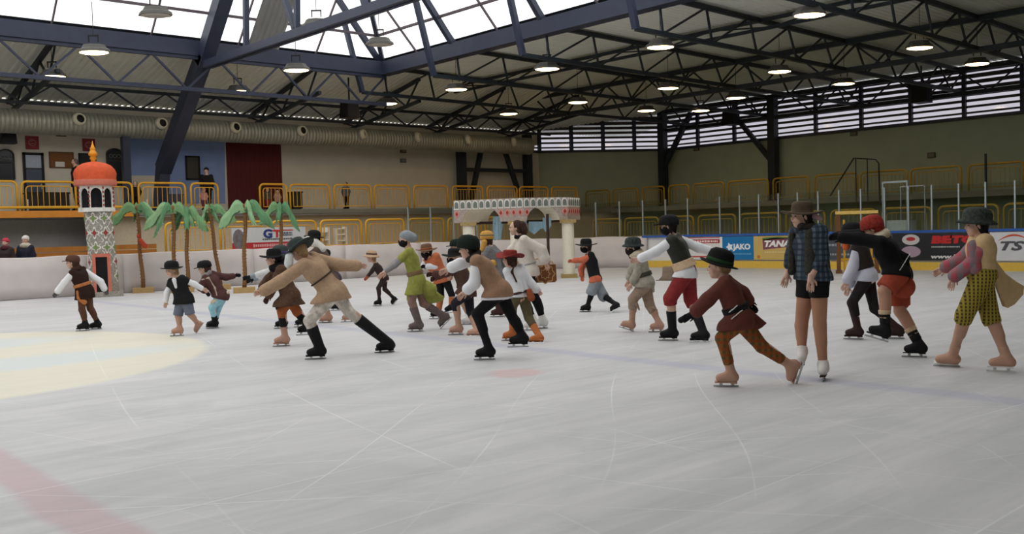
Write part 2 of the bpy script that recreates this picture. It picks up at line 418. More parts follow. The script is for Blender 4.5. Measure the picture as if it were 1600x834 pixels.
truss('roof_truss', 'dark longitudinal truss near the skylight, right of its corner', (28.6, -4, 8.5), (28.6, 36, 8.5), (28.6, -4, 8.2), (28.6, 36, 8.2), 8, w=.12, web=.05)
truss('roof_truss', 'blue edge truss hanging under the skylight beam above the gallery', (-19, 33.9, 8.2), (23.2, 33.9, 8.2), (-19, 33.9, 7.02), (23.2, 33.9, 7.02), 17, STEEL, .15, .07)
for i, x in enumerate((5.2, 10.2, 20.2, 25.2, 30.2, 35.2)):
    truss('gallery_truss', 'short sloping truss above the gallery, %s from the left' % ORD[i], (x, 34.2, 8.5 if x < 22 else 8.3), (x, YW, ZF-.12), (x, 34.2, 7.35), (x, YW, 6.6), 3, group='short trusses above the gallery')
truss('roof_truss', 'dark lengthwise truss close above the air duct', (-19, 38.2, 7.45), (37, 38.2, 7.45), (-19, 38.2, 6.75), (37, 38.2, 6.75), 26, w=.12, web=.06)

# main portal frame (X = 15.2)
FX = 15.2
mf = thing('portal_frame', 'massive blue steel frame with leaning leg rising into the skylight', 'steel frame', (FX, 38.9, 2.7))
o = np.array((FX, 38.9, 2.7)); R_ = lambda *p: tuple(np.array(p)-o)
obj('leg', MB().beam(R_(FX, 38.7, 2.7), R_(FX, 38.1, 4.6), .5, .42, (1, 0, 0)), STEEL, mf)
obj('leg_upper', MB().beam(R_(FX, 38.15, 4.4), R_(FX, 33.75, 8.35), .55, .5, (1, 0, 0)), STEEL, mf)
obj('rafter', MB().beam(R_(FX, 34.0, 8.0), R_(FX, 27.0, 15.4), .5, .5, (1, 0, 0)), STEEL, mf)
for dx in (-.12, .12):
    obj('tie_chord', MB().beam(R_(FX+dx, 33.6, 7.92), R_(FX+dx, -3, 7.75), .13, .26), STEEL, mf)
for y0, z0, y1, z1 in ((30.5, 7.9, 30.2, 11.9), (27, 7.88, 29.6, 12.5), (27, 7.88, 26.5, 15.2), (23, 7.86, 26, 15)):
    obj('web_bar', MB().beam(R_(FX, y0, z0), R_(FX, y1, z1), .16), STEEL, mf)
for x1, z1 in ((18.4, 7.05), (12.0, 7.05)):
    obj('knee_brace', MB().beam(R_(FX, 34.8, 7.2), R_(x1, 34.0, z1), .12), STEEL, mf)
obj('riser', MB().beam(R_(13.9, 38.6, 2.7), R_(13.9, 38.6, 5.7), .28), STEEL, mf)

# wall columns with braces
def column(name, label, base, parts):
    t = thing(name, label, 'column', base)
    b = np.array(base, float)
    for n, p, q, w in parts: obj(n, MB().beam(tuple(np.array(p)-b), tuple(np.array(q)-b), w), STEELD, t)
    return t
column('steel_column', 'dark steel column with slanted brace at the angled wall corner', (44.0, 36.0, 2.55),
       [('shaft', (44.0, 36.0, 2.55), (44.0, 36.0, 8.1), .42), ('brace', (44.0, 35.9, 5.0), (44.0, 33.9, 7.9), .24)])
column('steel_column', 'dark steel column with slanted brace in the middle of the end wall', (44.2, 28.7, 2.55),
       [('shaft', (44.2, 28.7, 2.55), (44.2, 28.7, 8.1), .42), ('brace', (44.2, 28.8, 4.8), (44.2, 31.2, 7.6), .22)])
column('braced_bent', 'pair of dark columns with crossbar and splayed braces behind the stage arches', (32.0, 39.9, 2.7),
       [('shaft', (32.0, 39.9, 2.7), (32.0, 39.9, 6.6), .4), ('shaft', (36.8, 39.9, 2.7), (36.8, 39.9, 6.9), .4),
        ('crossbar', (32.0, 39.9, 4.85), (36.8, 39.9, 4.85), .2),
        ('brace', (33.4, 39.85, 6.1), (32.4, 39.85, 2.7), .22), ('brace', (35.0, 39.85, 6.1), (36.4, 39.85, 2.7), .22)])

# ------------------------------------------------------------------ louvre windows
slatm = mat('dark_louvre_slat', (84, 82, 84), .6, .05)
def louvres(name, a, b, z0, z1, inward, bays, nslat, label):
    w = structroot(name, label=label)
    a = np.array(a, float); b = np.array(b, float); inn = np.array(inward, float)
    obj('sill', MB().beam(tuple(np.append(a+inn*.1, z0+.03)), tuple(np.append(b+inn*.1, z0+.03)), .2, .14), STEEL, w)
    for k in range(bays):
        p, q = a+(b-a)*k/bays, a+(b-a)*(k+1)/bays
        o_ = -inn*.12
        obj('pane', MB().add([np.append(p+o_, z0), np.append(q+o_, z0), np.append(q+o_, z1), np.append(p+o_, z1)], [(0, 1, 2, 3)]), LOUVGLASS, w)
        for j in range(nslat):
            z = z0+.22+(z1-z0-.2)*j/nslat; hh = .085+.115*j/max(1, nslat-1)
            obj('slat', MB().beam(tuple(np.append(p, z+hh/2)), tuple(np.append(q, z+hh/2)), .09, hh), slatm, w)
        obj('mullion', MB().beam(tuple(np.append(p+inn*.1, z0)), tuple(np.append(p+inn*.1, z1)), .17), STEEL, w)
    return w
louvres('window_2', (XW, 36.4), (XW, 6.4), ZL, ZR-.02, (-1, 0), 12, 8, 'long louvre window along the top of the end wall')
louvres('window_3', CA, (CB[0], CB[1]), ZL, ZR-.3, (-.53, -.85), 4, 7, 'louvre window above the angled corner wall')
louvres('window_4', (-20, YW), CA, ZL, ZL+.42, (0, -1), 18, 1, 'narrow louvre strip above the gallery wall')
struct('wall_far', MB().box((-20, YW, ZL+.42), (CA[0], YW+.3, ZF+.02)), WALLM, label='strip of far wall between louvres and eaves')
struct('wall_far', MB().box((-41, YW, ZL), (-20, YW+.3, 9)), WALLM, label='upper far wall at the left end')
struct('wall_right', MB().box((XW, -10.5, ZL), (XW+.3, 6.4, 9)), WALLR, label='upper end wall nearest the camera')

# ------------------------------------------------------------------ air duct with jet nozzles
dz, dy, dr = 6.12, 38.75, .46
duct = thing('air_duct', 'long round galvanised air duct with white jet nozzles above the gallery', 'air duct', (9, dy, dz))
nring = MB().lathe([(.17, 0), (.25, 0), (.25, .12), (.2, .22), (.16, .22), (.16, .02)], 20).mesh('nozzle', True)
nmouth = MB().lathe([(.12, .0), (.155, .0), (.155, .16), (.06, .16)], 16).mesh('nozzle_mouth', True)
nozm = mat('cream_nozzle', (222, 218, 200), .5, .03); nring.materials.append(nozm); nmouth.materials.append(BLACK)
seg = MB()
for i in range(20):
    seg.tube([(i*.16, 0, 0), (i*.16+.13, 0, 0)], dr, 20, True).tube([(i*.16+.13, 0, 0), (i*.16+.16, 0, 0)], dr+.006, 20, True)
segm = seg.mesh('duct_section', True); segm.materials.append(GALV)
for k in range(-9, 9):
    x = 12.07+3.17*k
    if x-1.6 > 35 or x < -16: continue
    s = obj('duct_section', segm, GALV, duct, (x-1.58-9, 0, 0))
    nz_ = obj('nozzle', nring, None, s, (1.58, -dr+.02, .12)); nz_.rotation_euler = (math.radians(82), 0, math.radians(8 if k < 4 else 40))
    nm = obj('nozzle_mouth', nmouth, None, s, (1.58, -dr+.0, .12)); nm.rotation_euler = (math.radians(82), math.radians((-14, 10, 4, -8, 6, -10)[k % 6]), math.radians(8 if k < 4 else 40))

# ------------------------------------------------------------------ hanging lamps
lsq = lambda x, y, z, a_, i: (x*1.35, y*.95, z*.8)
lhous = MB().lathe([(.12, .3), (.24, .28), (.28, .16), (.34, .1), (.36, 0), (.3, .0)], 8, lsq).mesh('housing')
lhous.materials.append(mat('lamp_housing', (92, 90, 86), .5, .05))
lglow = MB().lathe([(.05, -.05), (.24, -.04), (.31, -.01), (.31, .03), (.05, .03)], 16, lsq).mesh('lamp_glass')
lglow.materials.append(mat('lamp_glow', (255, 240, 210), .4, 0, emit=(255, 214, 150), es=20.))
loff = MB().lathe([(.05, -.05), (.24, -.04), (.31, -.01), (.31, .03), (.05, .03)], 16, lsq).mesh('lamp_glass')
loff.materials.append(mat('unlit_lamp_glass', (190, 184, 176), .3, 0))
lhang = MB().beam((-.14, 0, .3), (-.14, 0, .5), .03).beam((.14, 0, .3), (.14, 0, .5), .03).beam((-.16, 0, .5), (.16, 0, .5), .04).tube([(0, 0, .5), (0, 0, 1.5)], .01, 6).mesh('hanger')
lhang.materials.append(BLACK)
rows = [('row over the gallery edge', [(82, 118), (372, 141), (605, 160), (795, 176)]), ('row under the far skylight edge', [(147, 80), (463, 108), (713, 138), (903, 158), (1010, 171), (1095, 171)]),
        ('row beside the second truss', [(855, 106), (1044, 136), (1150, 151)]), ('row beside the third truss', [(1032, 72), (1218, 110), (1319, 129)]), ('row at the top right', [(1265, 22), (1437, 73), (1527, 98)])]
for rn, pts in rows:
    for i, (u, v) in enumerate(pts):
        p = ground(u, v+2, 7.2)
        t = thing('hanging_lamp', 'lit hanging hall lamp, %s from the left in the %s' % (ORD[i], rn), 'lamp', tuple(p), -.7, 'hanging hall lamps')
        obj('housing', lhous, None, t); obj('lamp_glass', lglow, None, t); obj('hanger', lhang, None, t)
for i, (u, v, z) in enumerate(((243, 24, 7.9), (593, 70, 7.9), (495, 42, 8.0))):
    p = ground(u, v, z)
    t = thing('hanging_lamp', 'unlit lamp hanging against the white skylight, %s from the left' % ORD[i], 'lamp', tuple(p), -.7, 'unlit lamps in the skylight')
    obj('housing', lhous, None, t); obj('lamp_glass', loff, None, t); obj('hanger', lhang, None, t)

# ------------------------------------------------------------------ rink boards
RC = 8.0
def arc(deg, r=RC): t = math.radians(deg); return (XE-RC+r*math.cos(t), YF-RC+r*math.sin(t))
path = [(-20+2*i, YF) for i in range(20)]+[arc(90-4.5*i) for i in range(0, 21)]+[(XE, YF-RC-1.6*i) for i in range(1, 14)]
COVER = mat('white_cloth_cover', (206, 198, 196), .85, .04, 2.5, .1)
bcore = structroot('wall_boards', label='low rink boards around the ice')
BH = 1.12
boardw = mat('white_board_plastic', (222, 222, 222), .4, .02)
for i in range(len(path)-1):
    (x0, y0), (x1, y1) = path[i], path[i+1]
    obj('board_panel', MB().beam((x0+.08*(i > 19), y0+.08*(i < 40), BH/2), (x1+.08*(i > 19), y1+.08*(i < 40), BH/2), .1, BH), boardw, bcore)
# cloth sheets hung over the far boards and round the bend
def cloth(pts, seed):
    rnd = random.Random(seed); b = MB(); n = len(pts)
    fold = [rnd.uniform(0, .035) for _ in range(n)]
    rowz = [.01, .35, .75, BH+.03, BH+.05]
    vs = []
    for i, (x, y) in enumerate(pts):
        a = pts[max(0, i-1)]; c = pts[min(n-1, i+1)]; d = Vector((c[0]-a[0], c[1]-a[1])).normalized(); nn = Vector((d.y, -d.x))
        for j, z in enumerate(rowz):
            off = .035+fold[i]*(1.4-.3*j) if j < 4 else -.12
            vs.append((x+nn.x*off, y+nn.y*off, z+.012*math.sin(i*.7+seed)*(j >= 3)))
    k = len(rowz)
    fs = [(i*k+j, (i+1)*k+j, (i+1)*k+j+1, i*k+j+1) for i in range(n-1) for j in range(k-1)]
    return b.add(vs, fs)
dense = [(-8+.25*i, YF) for i in range(112)]+[arc(90-1.5*i) for i in range(0, 50)]
cuts_ = [0, 30, 50, 69, 73, 90, 104, 118, 132, 146, 161]
for k in range(len(cuts_)-1):
    c_ = obj('cover_cloth', cloth(dense[cuts_[k]:cuts_[k+1]+1], k), COVER, bcore, smooth=False)
    for p_ in c_.data.polygons: p_.use_smooth = True
    md = c_.modifiers.new('thick', 'SOLIDIFY'); md.thickness = .012
YELK = mat('yellow_kick_plate', (222, 184, 76), .5, .05)
BLUECAP = mat('blue_cap_rail', (44, 92, 176), .4, .05)
capm = path[36:]
for i in range(len(capm)-1):
    a, b = capm[i], capm[i+1]
    obj('kick_plate', MB().beam((a[0]-.03, a[1], .12), (b[0]-.03, b[1], .12), .06, .24), YELK, bcore)
    obj('cap_rail', MB().beam((a[0]+.04, a[1], BH+.03), (b[0]+.04, b[1], BH+.03), .2, .07), BLUECAP, bcore)

# advertising panels on the end boards (lettering reads along -Y)
def ad(u0, u1, rgb, label, name):
    y0 = onX(u0, 385, XE)[1]; y1 = onX(u1, 385, XE)[1]
    t = thing('advertising_panel', label, 'advert', (XE-.05, (y0+y1)/2, .67), 0, 'advertising panels on the end boards')
    obj('panel', MB().box((0, (y1-y0)/2, -.38), (.02, (y0-y1)/2, .42)), mat('ad_'+name, rgb, .45, .03, 3, 0), t)
    return t, (y0-y1)
def adtext(t, s, size, c, y, z, width=None, bold=0., shear=0.):
    return lettering(s, size, mat('print_%d_%d_%d' % c, c, .5, 0, bump=0), t, (-.006, y, z), (0, -1, 0), width, bold, shear)
def dashes(t, c, y0, y1, z, h, n, seed=1, x=-.006, axis='y'):
    rnd = random.Random(seed); b = MB(); y = 0.
    tot = abs(y1-y0); sgn = 1 if y1 > y0 else -1
    while y < tot-.02:
        w_ = rnd.uniform(.5, 1.2)*tot/n
        a_, b_ = sorted((y0+sgn*y, y0+sgn*min(tot, y+w_*.75))); k = h*rnd.uniform(.7, 1)
        if axis == 'y': b.box((x, a_, z-k/2), (x+.005, b_, z+k/2))
        else: b.box((a_, x, z-k/2), (b_, x+.005, z+k/2))
        y += w_
    return obj('small_print', b, mat('print_%d_%d_%d' % c, c, .5, 0, bump=0), t)
def adbox(t, name, c, y0, y1, z0, z1, x=-.004):
    return obj(name, MB().box((x, min(y0, y1), z0), (x+.006, max(y0, y1), z1)), mat('print_%d_%d_%d' % c, c, .5, 0, bump=0), t)
t, w = ad(1003, 1130, (222, 222, 222), 'white advert with red bands left of the blue advert', 'white')
adbox(t, 'red_band', (168, 42, 48), -w*.02, -w*.47, .2, .34); adbox(t, 'red_line', (190, 50, 50), w*.3, -w*.47, -.3, -.26); adbox(t, 'red_line', (190, 50, 50), w*.45, -w*.47, .385, .41)
dashes(t, (226, 216, 214), -w*.08, -w*.45, .27, .08, 11, 2)
adtext(t, 'C', .3, (40, 40, 44), w*.12, -.08, w*.09, .01)
adbox(t, 'frame_line', (236, 236, 236), -w*.48, -w*.5, -.38, .42)
t, w = ad(1130, 1179, (28, 118, 178), 'blue advert reading JAKO between white and yellow adverts', 'blue')
adtext(t, 'JAKO', .26, (235, 240, 245), -w*.13, .06, w*.56, .012)
dashes(t, (110, 172, 206), w*.3, -w*.42, -.18, .05, 14, 3)
obj('emblem', MB().prism([(.26*w+.16*math.cos(a)*(.55 if i % 2 else 1), .06+.16*math.sin(a)*(.55 if i % 2 else 1)) for i, a in enumerate([k*math.pi/5 for k in range(10)])], lambda y, z, d: (-.004+d, y, z), .006), mat('print_235_240_245', (235, 240, 245)), t)
t, w = ad(1179, 1291, (206, 176, 104), 'yellow advert reading TANA behind the woman in shorts', 'yellow')
obj('logo_field', MB().prism([(w*.36, -.04), (w*.37, .3), (w*.2, .36), (-w*.02, .34), (-w*.06, .06), (w*.2, .0)], lambda y, z, d: (-.003+d, y, z), .004), mat('print_logo_purple', (128, 74, 92), .5, .1), t)
obj('leaf_edge', MB().prism([(w*.36, .28), (w*.38, .36), (w*.14, .4), (-w*.04, .37), (-w*.0, .33)], lambda y, z, d: (-.003+d, y, z), .004), mat('print_green', (96, 128, 70)), t)
adtext(t, 'TANA', .28, (240, 240, 236), w*.17, .15, w*.36, .014, .25)
obj('dot', MB().prism([(w*.43+.06*math.cos(k*.5236), -.28+.06*math.sin(k*.5236)) for k in range(12)], lambda y, z, d: (-.004+d, y, z), .005), mat('print_200_120_40', (200, 120, 40), .5, 0, bump=0), t)
dashes(t, (222, 200, 150), w*.34, -w*.04, -.12, .05, 12, 5)
t, w = ad(1291, 1396, (74, 80, 90), 'dark grey advert behind the wooden frame', 'grey')
dashes(t, (150, 156, 164), w*.45, -w*.2, .1, .09, 9, 4)
dashes(t, (150, 156, 164), w*.45, w*.1, -.2, .07, 7, 6)
t, w = ad(1396, 1547, (40, 40, 44), 'black advert with red lettering and a puck picture', 'black')
adtext(t, 'BETCA', .28, (198, 44, 44), -w*.2, .22, w*.58, .02, .1)
dashes(t, (190, 190, 190), w*.08, -w*.22, .02, .045, 16, 7)
adtext(t, 'www.betca', .16, (222, 222, 222), -w*.13, -.27, w*.44, .006, .15)
dashes(t, (170, 176, 176), w*.5, w*.43, .1, .06, 3, 8)
disc_ = lambda cy, cz, a, b, n=20: [(cy+a*math.cos(2*math.pi*k/n), cz+b*math.sin(2*math.pi*k/n)) for k in range(n)]
for nm, cy, cz, a, b, c, x in (('puck_disc', w*.3, .24, .27, .16, (205, 200, 200), -.003), ('puck_centre', w*.3, .26, .14, .06, (180, 50, 56), -.006), ('skate_shape', w*.3, -.12, .3, .17, (172, 150, 168), -.003), ('skate_shape', w*.36, -.25, .14, .1, (214, 190, 204), -.006)):
    obj(nm, MB().prism(disc_(cy, cz, a, b), lambda y, z, d: (x+d, y, z), .005), mat('print_%d_%d_%d' % c, c, .5, 0, bump=0), t)
t, w = ad(1548, 1640, (216, 216, 218), 'white advert with swoosh reading TS at the far right', 'white2')
adtext(t, 'TS', .34, (84, 84, 90), w*.17, .02, w*.42, .012, .3)
pts_ = [(w*.36-w*.56*k/12, .12+.24*math.sin(math.pi*(k/12)*.85+.25)) for k in range(13)]
obj('swoosh', MB().prism(pts_+[(y-.01, z-.05*math.sin(math.pi*i/12)-.005) for i, (y, z) in list(enumerate(pts_))[::-1]], lambda y, z, d: (-.004+d, y, z), .006), mat('print_orange', (206, 92, 60)), t)

# glass shield on the boards
sh = structroot('wall_shield', label='clear shield with metal posts on the end boards')
postm = mat('aluminium_post', (168, 178, 182), .35, .05, metal=.4)
sp_ = [arc(84-6.6*i, RC+.12) for i in range(13)]+[(XE+.12, y) for y in (20.48, 19.64, 18.86, 18.09, 17.36, 16.61, 15.87, 15.13, 14.35, 13.6, 12.89, 12.1, 11.35, 10.56, 9.8, 9.0)]
for i, (x, y) in enumerate(sp_):
    obj('post', MB().beam((x, y, BH+.05), (x, y, 2.52), .042), postm, sh)
    if i < len(sp_)-1:
        x1, y1 = sp_[i+1]
        obj('pane', MB().beam((x, y, 1.82), (x1, y1, 1.82), .015, 1.32), RINKGLASS, sh)
# timekeeper's booth behind the shield
bx_ = 29.4
y0, y1 = onX(1380, 330, bx_)[1], onX(1418, 330, bx_)[1]
t = thing('timekeeper_booth', 'small glazed booth with pale top bar behind the end boards', 'booth', (bx_, y0, .3))
for yy in (0, y1-y0): obj('post', MB().beam((0, yy, 0), (0, yy, 2.45), .045), postm, t)
obj('top_bar', MB().beam((0, 0, 2.42), (0, y1-y0, 2.42), .06, .06), postm, t)
obj('back_frame', MB().beam((1.2, 0, 0), (1.2, 0, 2.3), .03).beam((1.2, y1-y0, 0), (1.2, y1-y0, 2.3), .03).beam((1.2, 0, 2.3), (1.2, y1-y0, 2.3), .03), postm, t)
obj('desk', MB().box((.1, y1-y0+.05, .85), (.7, -.05, 1.2)), mat('pale_desk', (196, 204, 204), .5), t)

# ------------------------------------------------------------------ stands
st_ = structroot('floor', label='stepped stand floors behind the boards')
GX = 12.35
obj('lower_tier', MB().box((GX, 31.7, -.02), (40.9, 36.9, 1.05)), mat('beige_tier', (190, 178, 156), .9, .06), st_)
obj('riser_wall', MB().box((GX, 36.9, -.02), (44, 37.2, 2.45)), mat('beige_riser', (192, 180, 160), .9, .06), st_)
obj('upper_gallery', MB().box((-24, 36.5, 2.45), (44.3, YW, 2.7)), GREYW, st_)
obj('gallery_edge', MB().box((-24, 36.42, 2.48), (13.5, 36.5, 2.72)), ORANGE, st_)
obj('gallery_edge', MB().box((13.5, 36.46, 2.52), (43, 36.5, 2.7)), DARKC, st_)
obj('lower_tier', MB().box((31.7, -6, -.02), (41, 31.7, .85)), mat('olive_tier', (118, 128, 88), .9, .1), st_)
obj('riser_wall', MB().box((41, -6, -.02), (41.3, 36.9, 2.35)), mat('green_grey_riser', (118, 130, 108), .9, .08), st_)
obj('upper_gallery', MB().box((40, -6, 2.35), (XW, 36.5, 2.6)), DARKC, st_)
obj('recess_wall', MB().box((-24, 38.6, -.02), (GX, 38.9, 2.45)), mat('recess_grey', (206, 202, 204), .9, .06), st_)
obj('pillar', MB().box((GX-.5, 36.5, -.02), (GX+.02, 37.1, 2.45)), mat('pillar_grey', (142, 148, 150), .8, .04), st_)
t = thing('timber_bench', 'long orange timber bench back behind the white boards at left', 'bench', (4, 31.2, 0))
for k in range(3): obj('plank', MB().box((0, 0, .95+.17*k), (8.1, .06, 1.1+.17*k)), WOOD, t)
obj('seat', MB().box((0, -.42, .78), (8.1, 0, .84)), WOOD, t)
for x in (.3, 2.8, 5.3, 7.8): obj('leg', MB().box((x, -.4, -.02), (x+.08, .05, .95)), DARKC, t)

# ------------------------------------------------------------------ yellow railings
_rail = {}
YEL_SHADE = mat('shaded_yellow_paint', (176, 142, 48), .5, .12, 6, .02)  # rail yellow darkened: shade of the end stands put into the paint colour
def rail_meshes(L, h, YEL=YEL):
    k = (round(L, 1), h, YEL.name); L = k[0]
    if k in _rail: return _rail[k]
    r = .18
    def rr(x0, z0, x1, z1, r, closed):
        p = []
        for cx, cz, a0 in ((x0+r, z1-r, 180), (x1-r, z1-r, 90)):
            for j in range(5): a = math.radians(a0-22.5*j); p.append((cx+r*math.cos(a), 0, cz+r*math.sin(a)))
        return [(x0, 0, z0)]+p+[(x1, 0, z0)]+([(x0, 0, z0)] if closed else [])
    fr = MB().tube(rr(.04, 0, L-.04, h, r, False), .043, 8).mesh('frame', True); fr.materials.append(YEL)
    inn = MB().tube(rr(.19, .12, L-.19, h-.16, r*.7, True), .022, 6).mesh('inner_frame', True); inn.materials.append(YEL)
    bar = MB().tube([(0, 0, .12), (0, 0, h-.16)], .012, 5).mesh('bar'); bar.materials.append(YEL)
    _rail[k] = (fr, inn, bar, L); return _rail[k]
def rail(a, b, z0, h, label, group, bars=True):
    d = Vector((b[0]-a[0], b[1]-a[1])); L = d.length
    fr, inn, bar, L = rail_meshes(L, h, YEL_SHADE if 'end' in group else YEL)
    t = thing('railing', label, 'railing', (a[0], a[1], z0), math.atan2(d.y, d.x), group)
    obj('frame', fr, None, t); obj('inner_frame', inn, None, t)
    n = max(3, int((L-.4)/.17))
    for i in range(1, n):
        obj('bar', bar, None, t, (.19+(L-.38)*i/n, 0, 0))
    return t
G1, G2, G3, G4 = 'railings of the upper gallery', 'railings of the lower tier behind the white boards', 'railings of the upper end gallery', 'railings behind the end boards'
UL = [(7.4, 9.35), (9.46, 11.38), (11.5, 13.37), (13.56, 15.46), (15.61, 16.86), (18.56, 19.85), (19.95, 21.95), (22.1, 24.05), (24.2, 26.25), (26.4, 28.5), (28.7, 30.75), (30.9, 33), (33.1, 35.2), (35.4, 37.4)]
for i, (a, b) in enumerate(UL):
    rail((a, 36.6), (b, 36.6), 2.7, 1.06, 'yellow tube railing on the upper gallery, %s from the left' % ORD[i], G1)
LL_ = [(12.69, 14.51), (14.65, 16.52), (16.65, 18.53), (18.67, 20.58), (20.7, 22.6), (22.75, 24.65), (24.8, 26.7), (26.85, 28.75)]
for i, (a, b) in enumerate(LL_):
    rail((a, 32), (b, 32), 1.05, 1.07, 'yellow tube railing behind the white boards, %s from the left' % ORD[i], G2)
UR = [(38.6, 36.7), (36.46, 34.57), (34.34, 32.7), (32.5, 31.08), (30.88, 28.88), (28.7, 26.28), (26.1, 24.14), (23.88, 21.7), (21.6, 19.45), (19.31, 17.15), (16.89, 14.73), (14.6, 12.5)]
for i, (a, b) in enumerate(UR):
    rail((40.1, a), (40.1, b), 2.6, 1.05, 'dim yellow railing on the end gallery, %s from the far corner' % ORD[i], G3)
LR = [(30.4, 28.6), (28.46, 26.45), (26.3, 24.58), (24.42, 22.53), (22.38, 20.49), (20.3, 18.61), (18.42, 16.62), (16.45, 14.65), (14.48, 12.52), (12.39, 10.4)]
for i, (a, b) in enumerate(LR):
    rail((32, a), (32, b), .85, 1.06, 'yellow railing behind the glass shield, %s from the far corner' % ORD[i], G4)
# long orange foot tube along the left gallery
tag(obj('foot_tube', MB().tube([(7, 36.44, 2.84), (13.5, 36.44, 2.84)], .05, 8), YEL), 'yellow foot tube along the gallery edge left of the minaret', 'pipe')
# stair handrail frame on the end gallery
hx = 39.6
hp_ = [onX(u, v, hx) for u, v in ((1297, 306), (1334, 247), (1368, 249), (1373, 255), (1375, 318))]
t = thing('stair_handrail', 'dark stair handrail frame standing on the end gallery', 'handrail', tuple(hp_[4]*[1, 1, 0]+[0, 0, 1.6]))
o_ = np.array(t.location); q = [tuple(p-o_) for p in hp_]
obj('top_tube', MB().tube(q, .035, 6), STEELD, t)
for u in (1337, 1355): a = onX(u, 248, hx)-o_; obj('upright', MB().tube([tuple(a), (a[0], a[1], a[2]-1.9)], .03, 6), STEELD, t)
a = onX(1540, 240, 40.0); tag(obj('steel_pole', MB().tube([(40, a[1], 2.6), (40, a[1], a[2])], .05, 8), STEELD), 'thin dark pole standing between railings on the end gallery', 'pole')

# ------------------------------------------------------------------ gallery wall furnishings
yw = YW-.03
def wrect(u0, v0, u1, v1, Y=YW): a = onY(u0, v1, Y); b = onY(u1, v0, Y); return a[0], a[2], b[0], b[2]
def panel(name, label, cat, u0, v0, u1, v1, m, thick=.05, Y=YW):
    x0, z0, x1, z1 = wrect(u0, v0, u1, v1)
    t = thing(name, label, cat, ((x0+x1)/2, Y-thick, z0))
    hw = (x1-x0)/2; h = z1-z0
    obj('panel', MB().box((-hw, 0, 0), (hw, thick-.005, h)), m, t)
    return t, hw, h
def frame(t, hw, h, w, m, d=.03):
    for lo, hi in (((-hw, -d, 0), (-hw+w, 0, h)), ((hw-w, -d, 0), (hw, 0, h)), ((-hw, -d, h-w), (hw, 0, h)), ((-hw, -d, 0), (hw, 0, w))): obj('frame', MB().box(lo, hi), m, t)
darkglass = mat('dark_window_glass', (34, 36, 42), .15, .05, spec=.6); paleglass = mat('pale_window_glass', (178, 190, 210), .2, .05)
REDP = mat('dull_red_print', (158, 62, 72), .7, .15, 8); LRED = mat('pale_red_print', (192, 128, 130), .7, .1)
def door(name, label, u0, v0, u1, zb, m):
    x0 = onY(u0, v0, YW); x1 = onY(u1, v0, YW); o = structroot(name, ((x0[0]+x1[0])/2, YW-.06, zb), label)
    hw = (x1[0]-x0[0])/2; return o, hw, x0[2]-zb
o, hw, h = door('door_1', 'dark framed glass door on the gallery at the left', 34, 238, 67, 2.7, None)
obj('leaf', MB().box((-hw, 0, 0), (hw, .05, h)), darkglass, o); frame(o, hw, h, .1, BLACK)
obj('pane', MB().box((-hw+.1, -.02, h-.6), (hw-.08, 0, h-.1)), paleglass, o); obj('pane', MB().box((-hw+.1, -.02, .7), (hw-.1, 0, h-.66)), mat('blue_grey_glass', (84, 92, 112), .2, .1), o)
obj('door_handle', MB().box((hw-.16, -.08, 1.0), (hw-.12, -.02, 1.2)), GALV, o)
o, hw, h = door('door_2', 'wide dark red sliding door on the gallery', 352, 222, 438, 2.7, None)
dred = mat('dark_red_sheet', (96, 34, 38), .6, .08)
for k in range(2): obj('leaf', MB().box((-hw+k*hw+.01, .0, 0), (k*hw-.01, .05, h)), dred, o)
for k in range(1, 12): obj('seam', MB().box((-hw+k*hw/6-.012, -.012, .05), (-hw+k*hw/6+.012, 0, h-.05)), dred, o)
obj('track', MB().box((-hw-.1, -.06, h), (hw+.2, .02, h+.12)), mat('pale_track', (196, 176, 160), .5), o)
obj('green_plate', MB().box((.1, -.02, 1.05), (.3, 0, 1.2)), mat('green_plate', (52, 92, 70)), o)
x0, z0, x1, z1 = wrect(290, 244, 311, 281)
o = structroot('window_5', ((x0+x1)/2, YW-.05, z0), 'small dark window in the blue wall field'); hw = (x1-x0)/2; h = z1-z0
obj('pane', MB().box((-hw, 0, 0), (hw, .03, h)), mat('murky_glass', (70, 70, 66), .3, .2), o); frame(o, hw, h, .07, BLACK)
for nm, lb, u0, u1, v0, v1 in (('window_6', 'dark ornate arched window at the left edge', -2, 20, 234, 280), ('window_7', 'dark ornate arched window beside the minaret spire', 168, 190, 233, 290)):
    x0, z0, x1, z1 = wrect(u0, v0, u1, v1); o = structroot(nm, ((x0+x1)/2, YW-.05, z0), lb); hw = (x1-x0)/2; h = z1-z0
    out_ = [(-hw, 0), (hw, 0), (hw, h-.22)]+[(hw*math.cos(a), h-.22+.22*math.sin(a)) for a in [math.pi*k/10 for k in range(1, 10)]]+[(-hw, h-.22)]
    obj('pane', MB().prism(out_, lambda x, z, d: (x, d, z), .03), darkglass, o)
    for k in range(len(out_)): a, b = out_[k], out_[(k+1) % len(out_)]; obj('frame', MB().beam((a[0], -.02, a[1]), (b[0], -.02, b[1]), .05), mat('dark_green_frame', (46, 50, 48), .5), o)
    obj('crossbar', MB().beam((-hw, -.02, h-.5), (hw, -.02, h-.5), .06), mat('dark_green_frame', (46, 50, 48), .5), o)
    for k in range(3): obj('scroll', MB().tube([(-hw*.5+k*hw*.5+.07*math.cos(a), -.03, h-.3+.07*math.sin(a)) for a in [2*math.pi*j/10 for j in range(11)]], .014, 5), mat('pale_scroll', (120, 122, 116), .5), o)
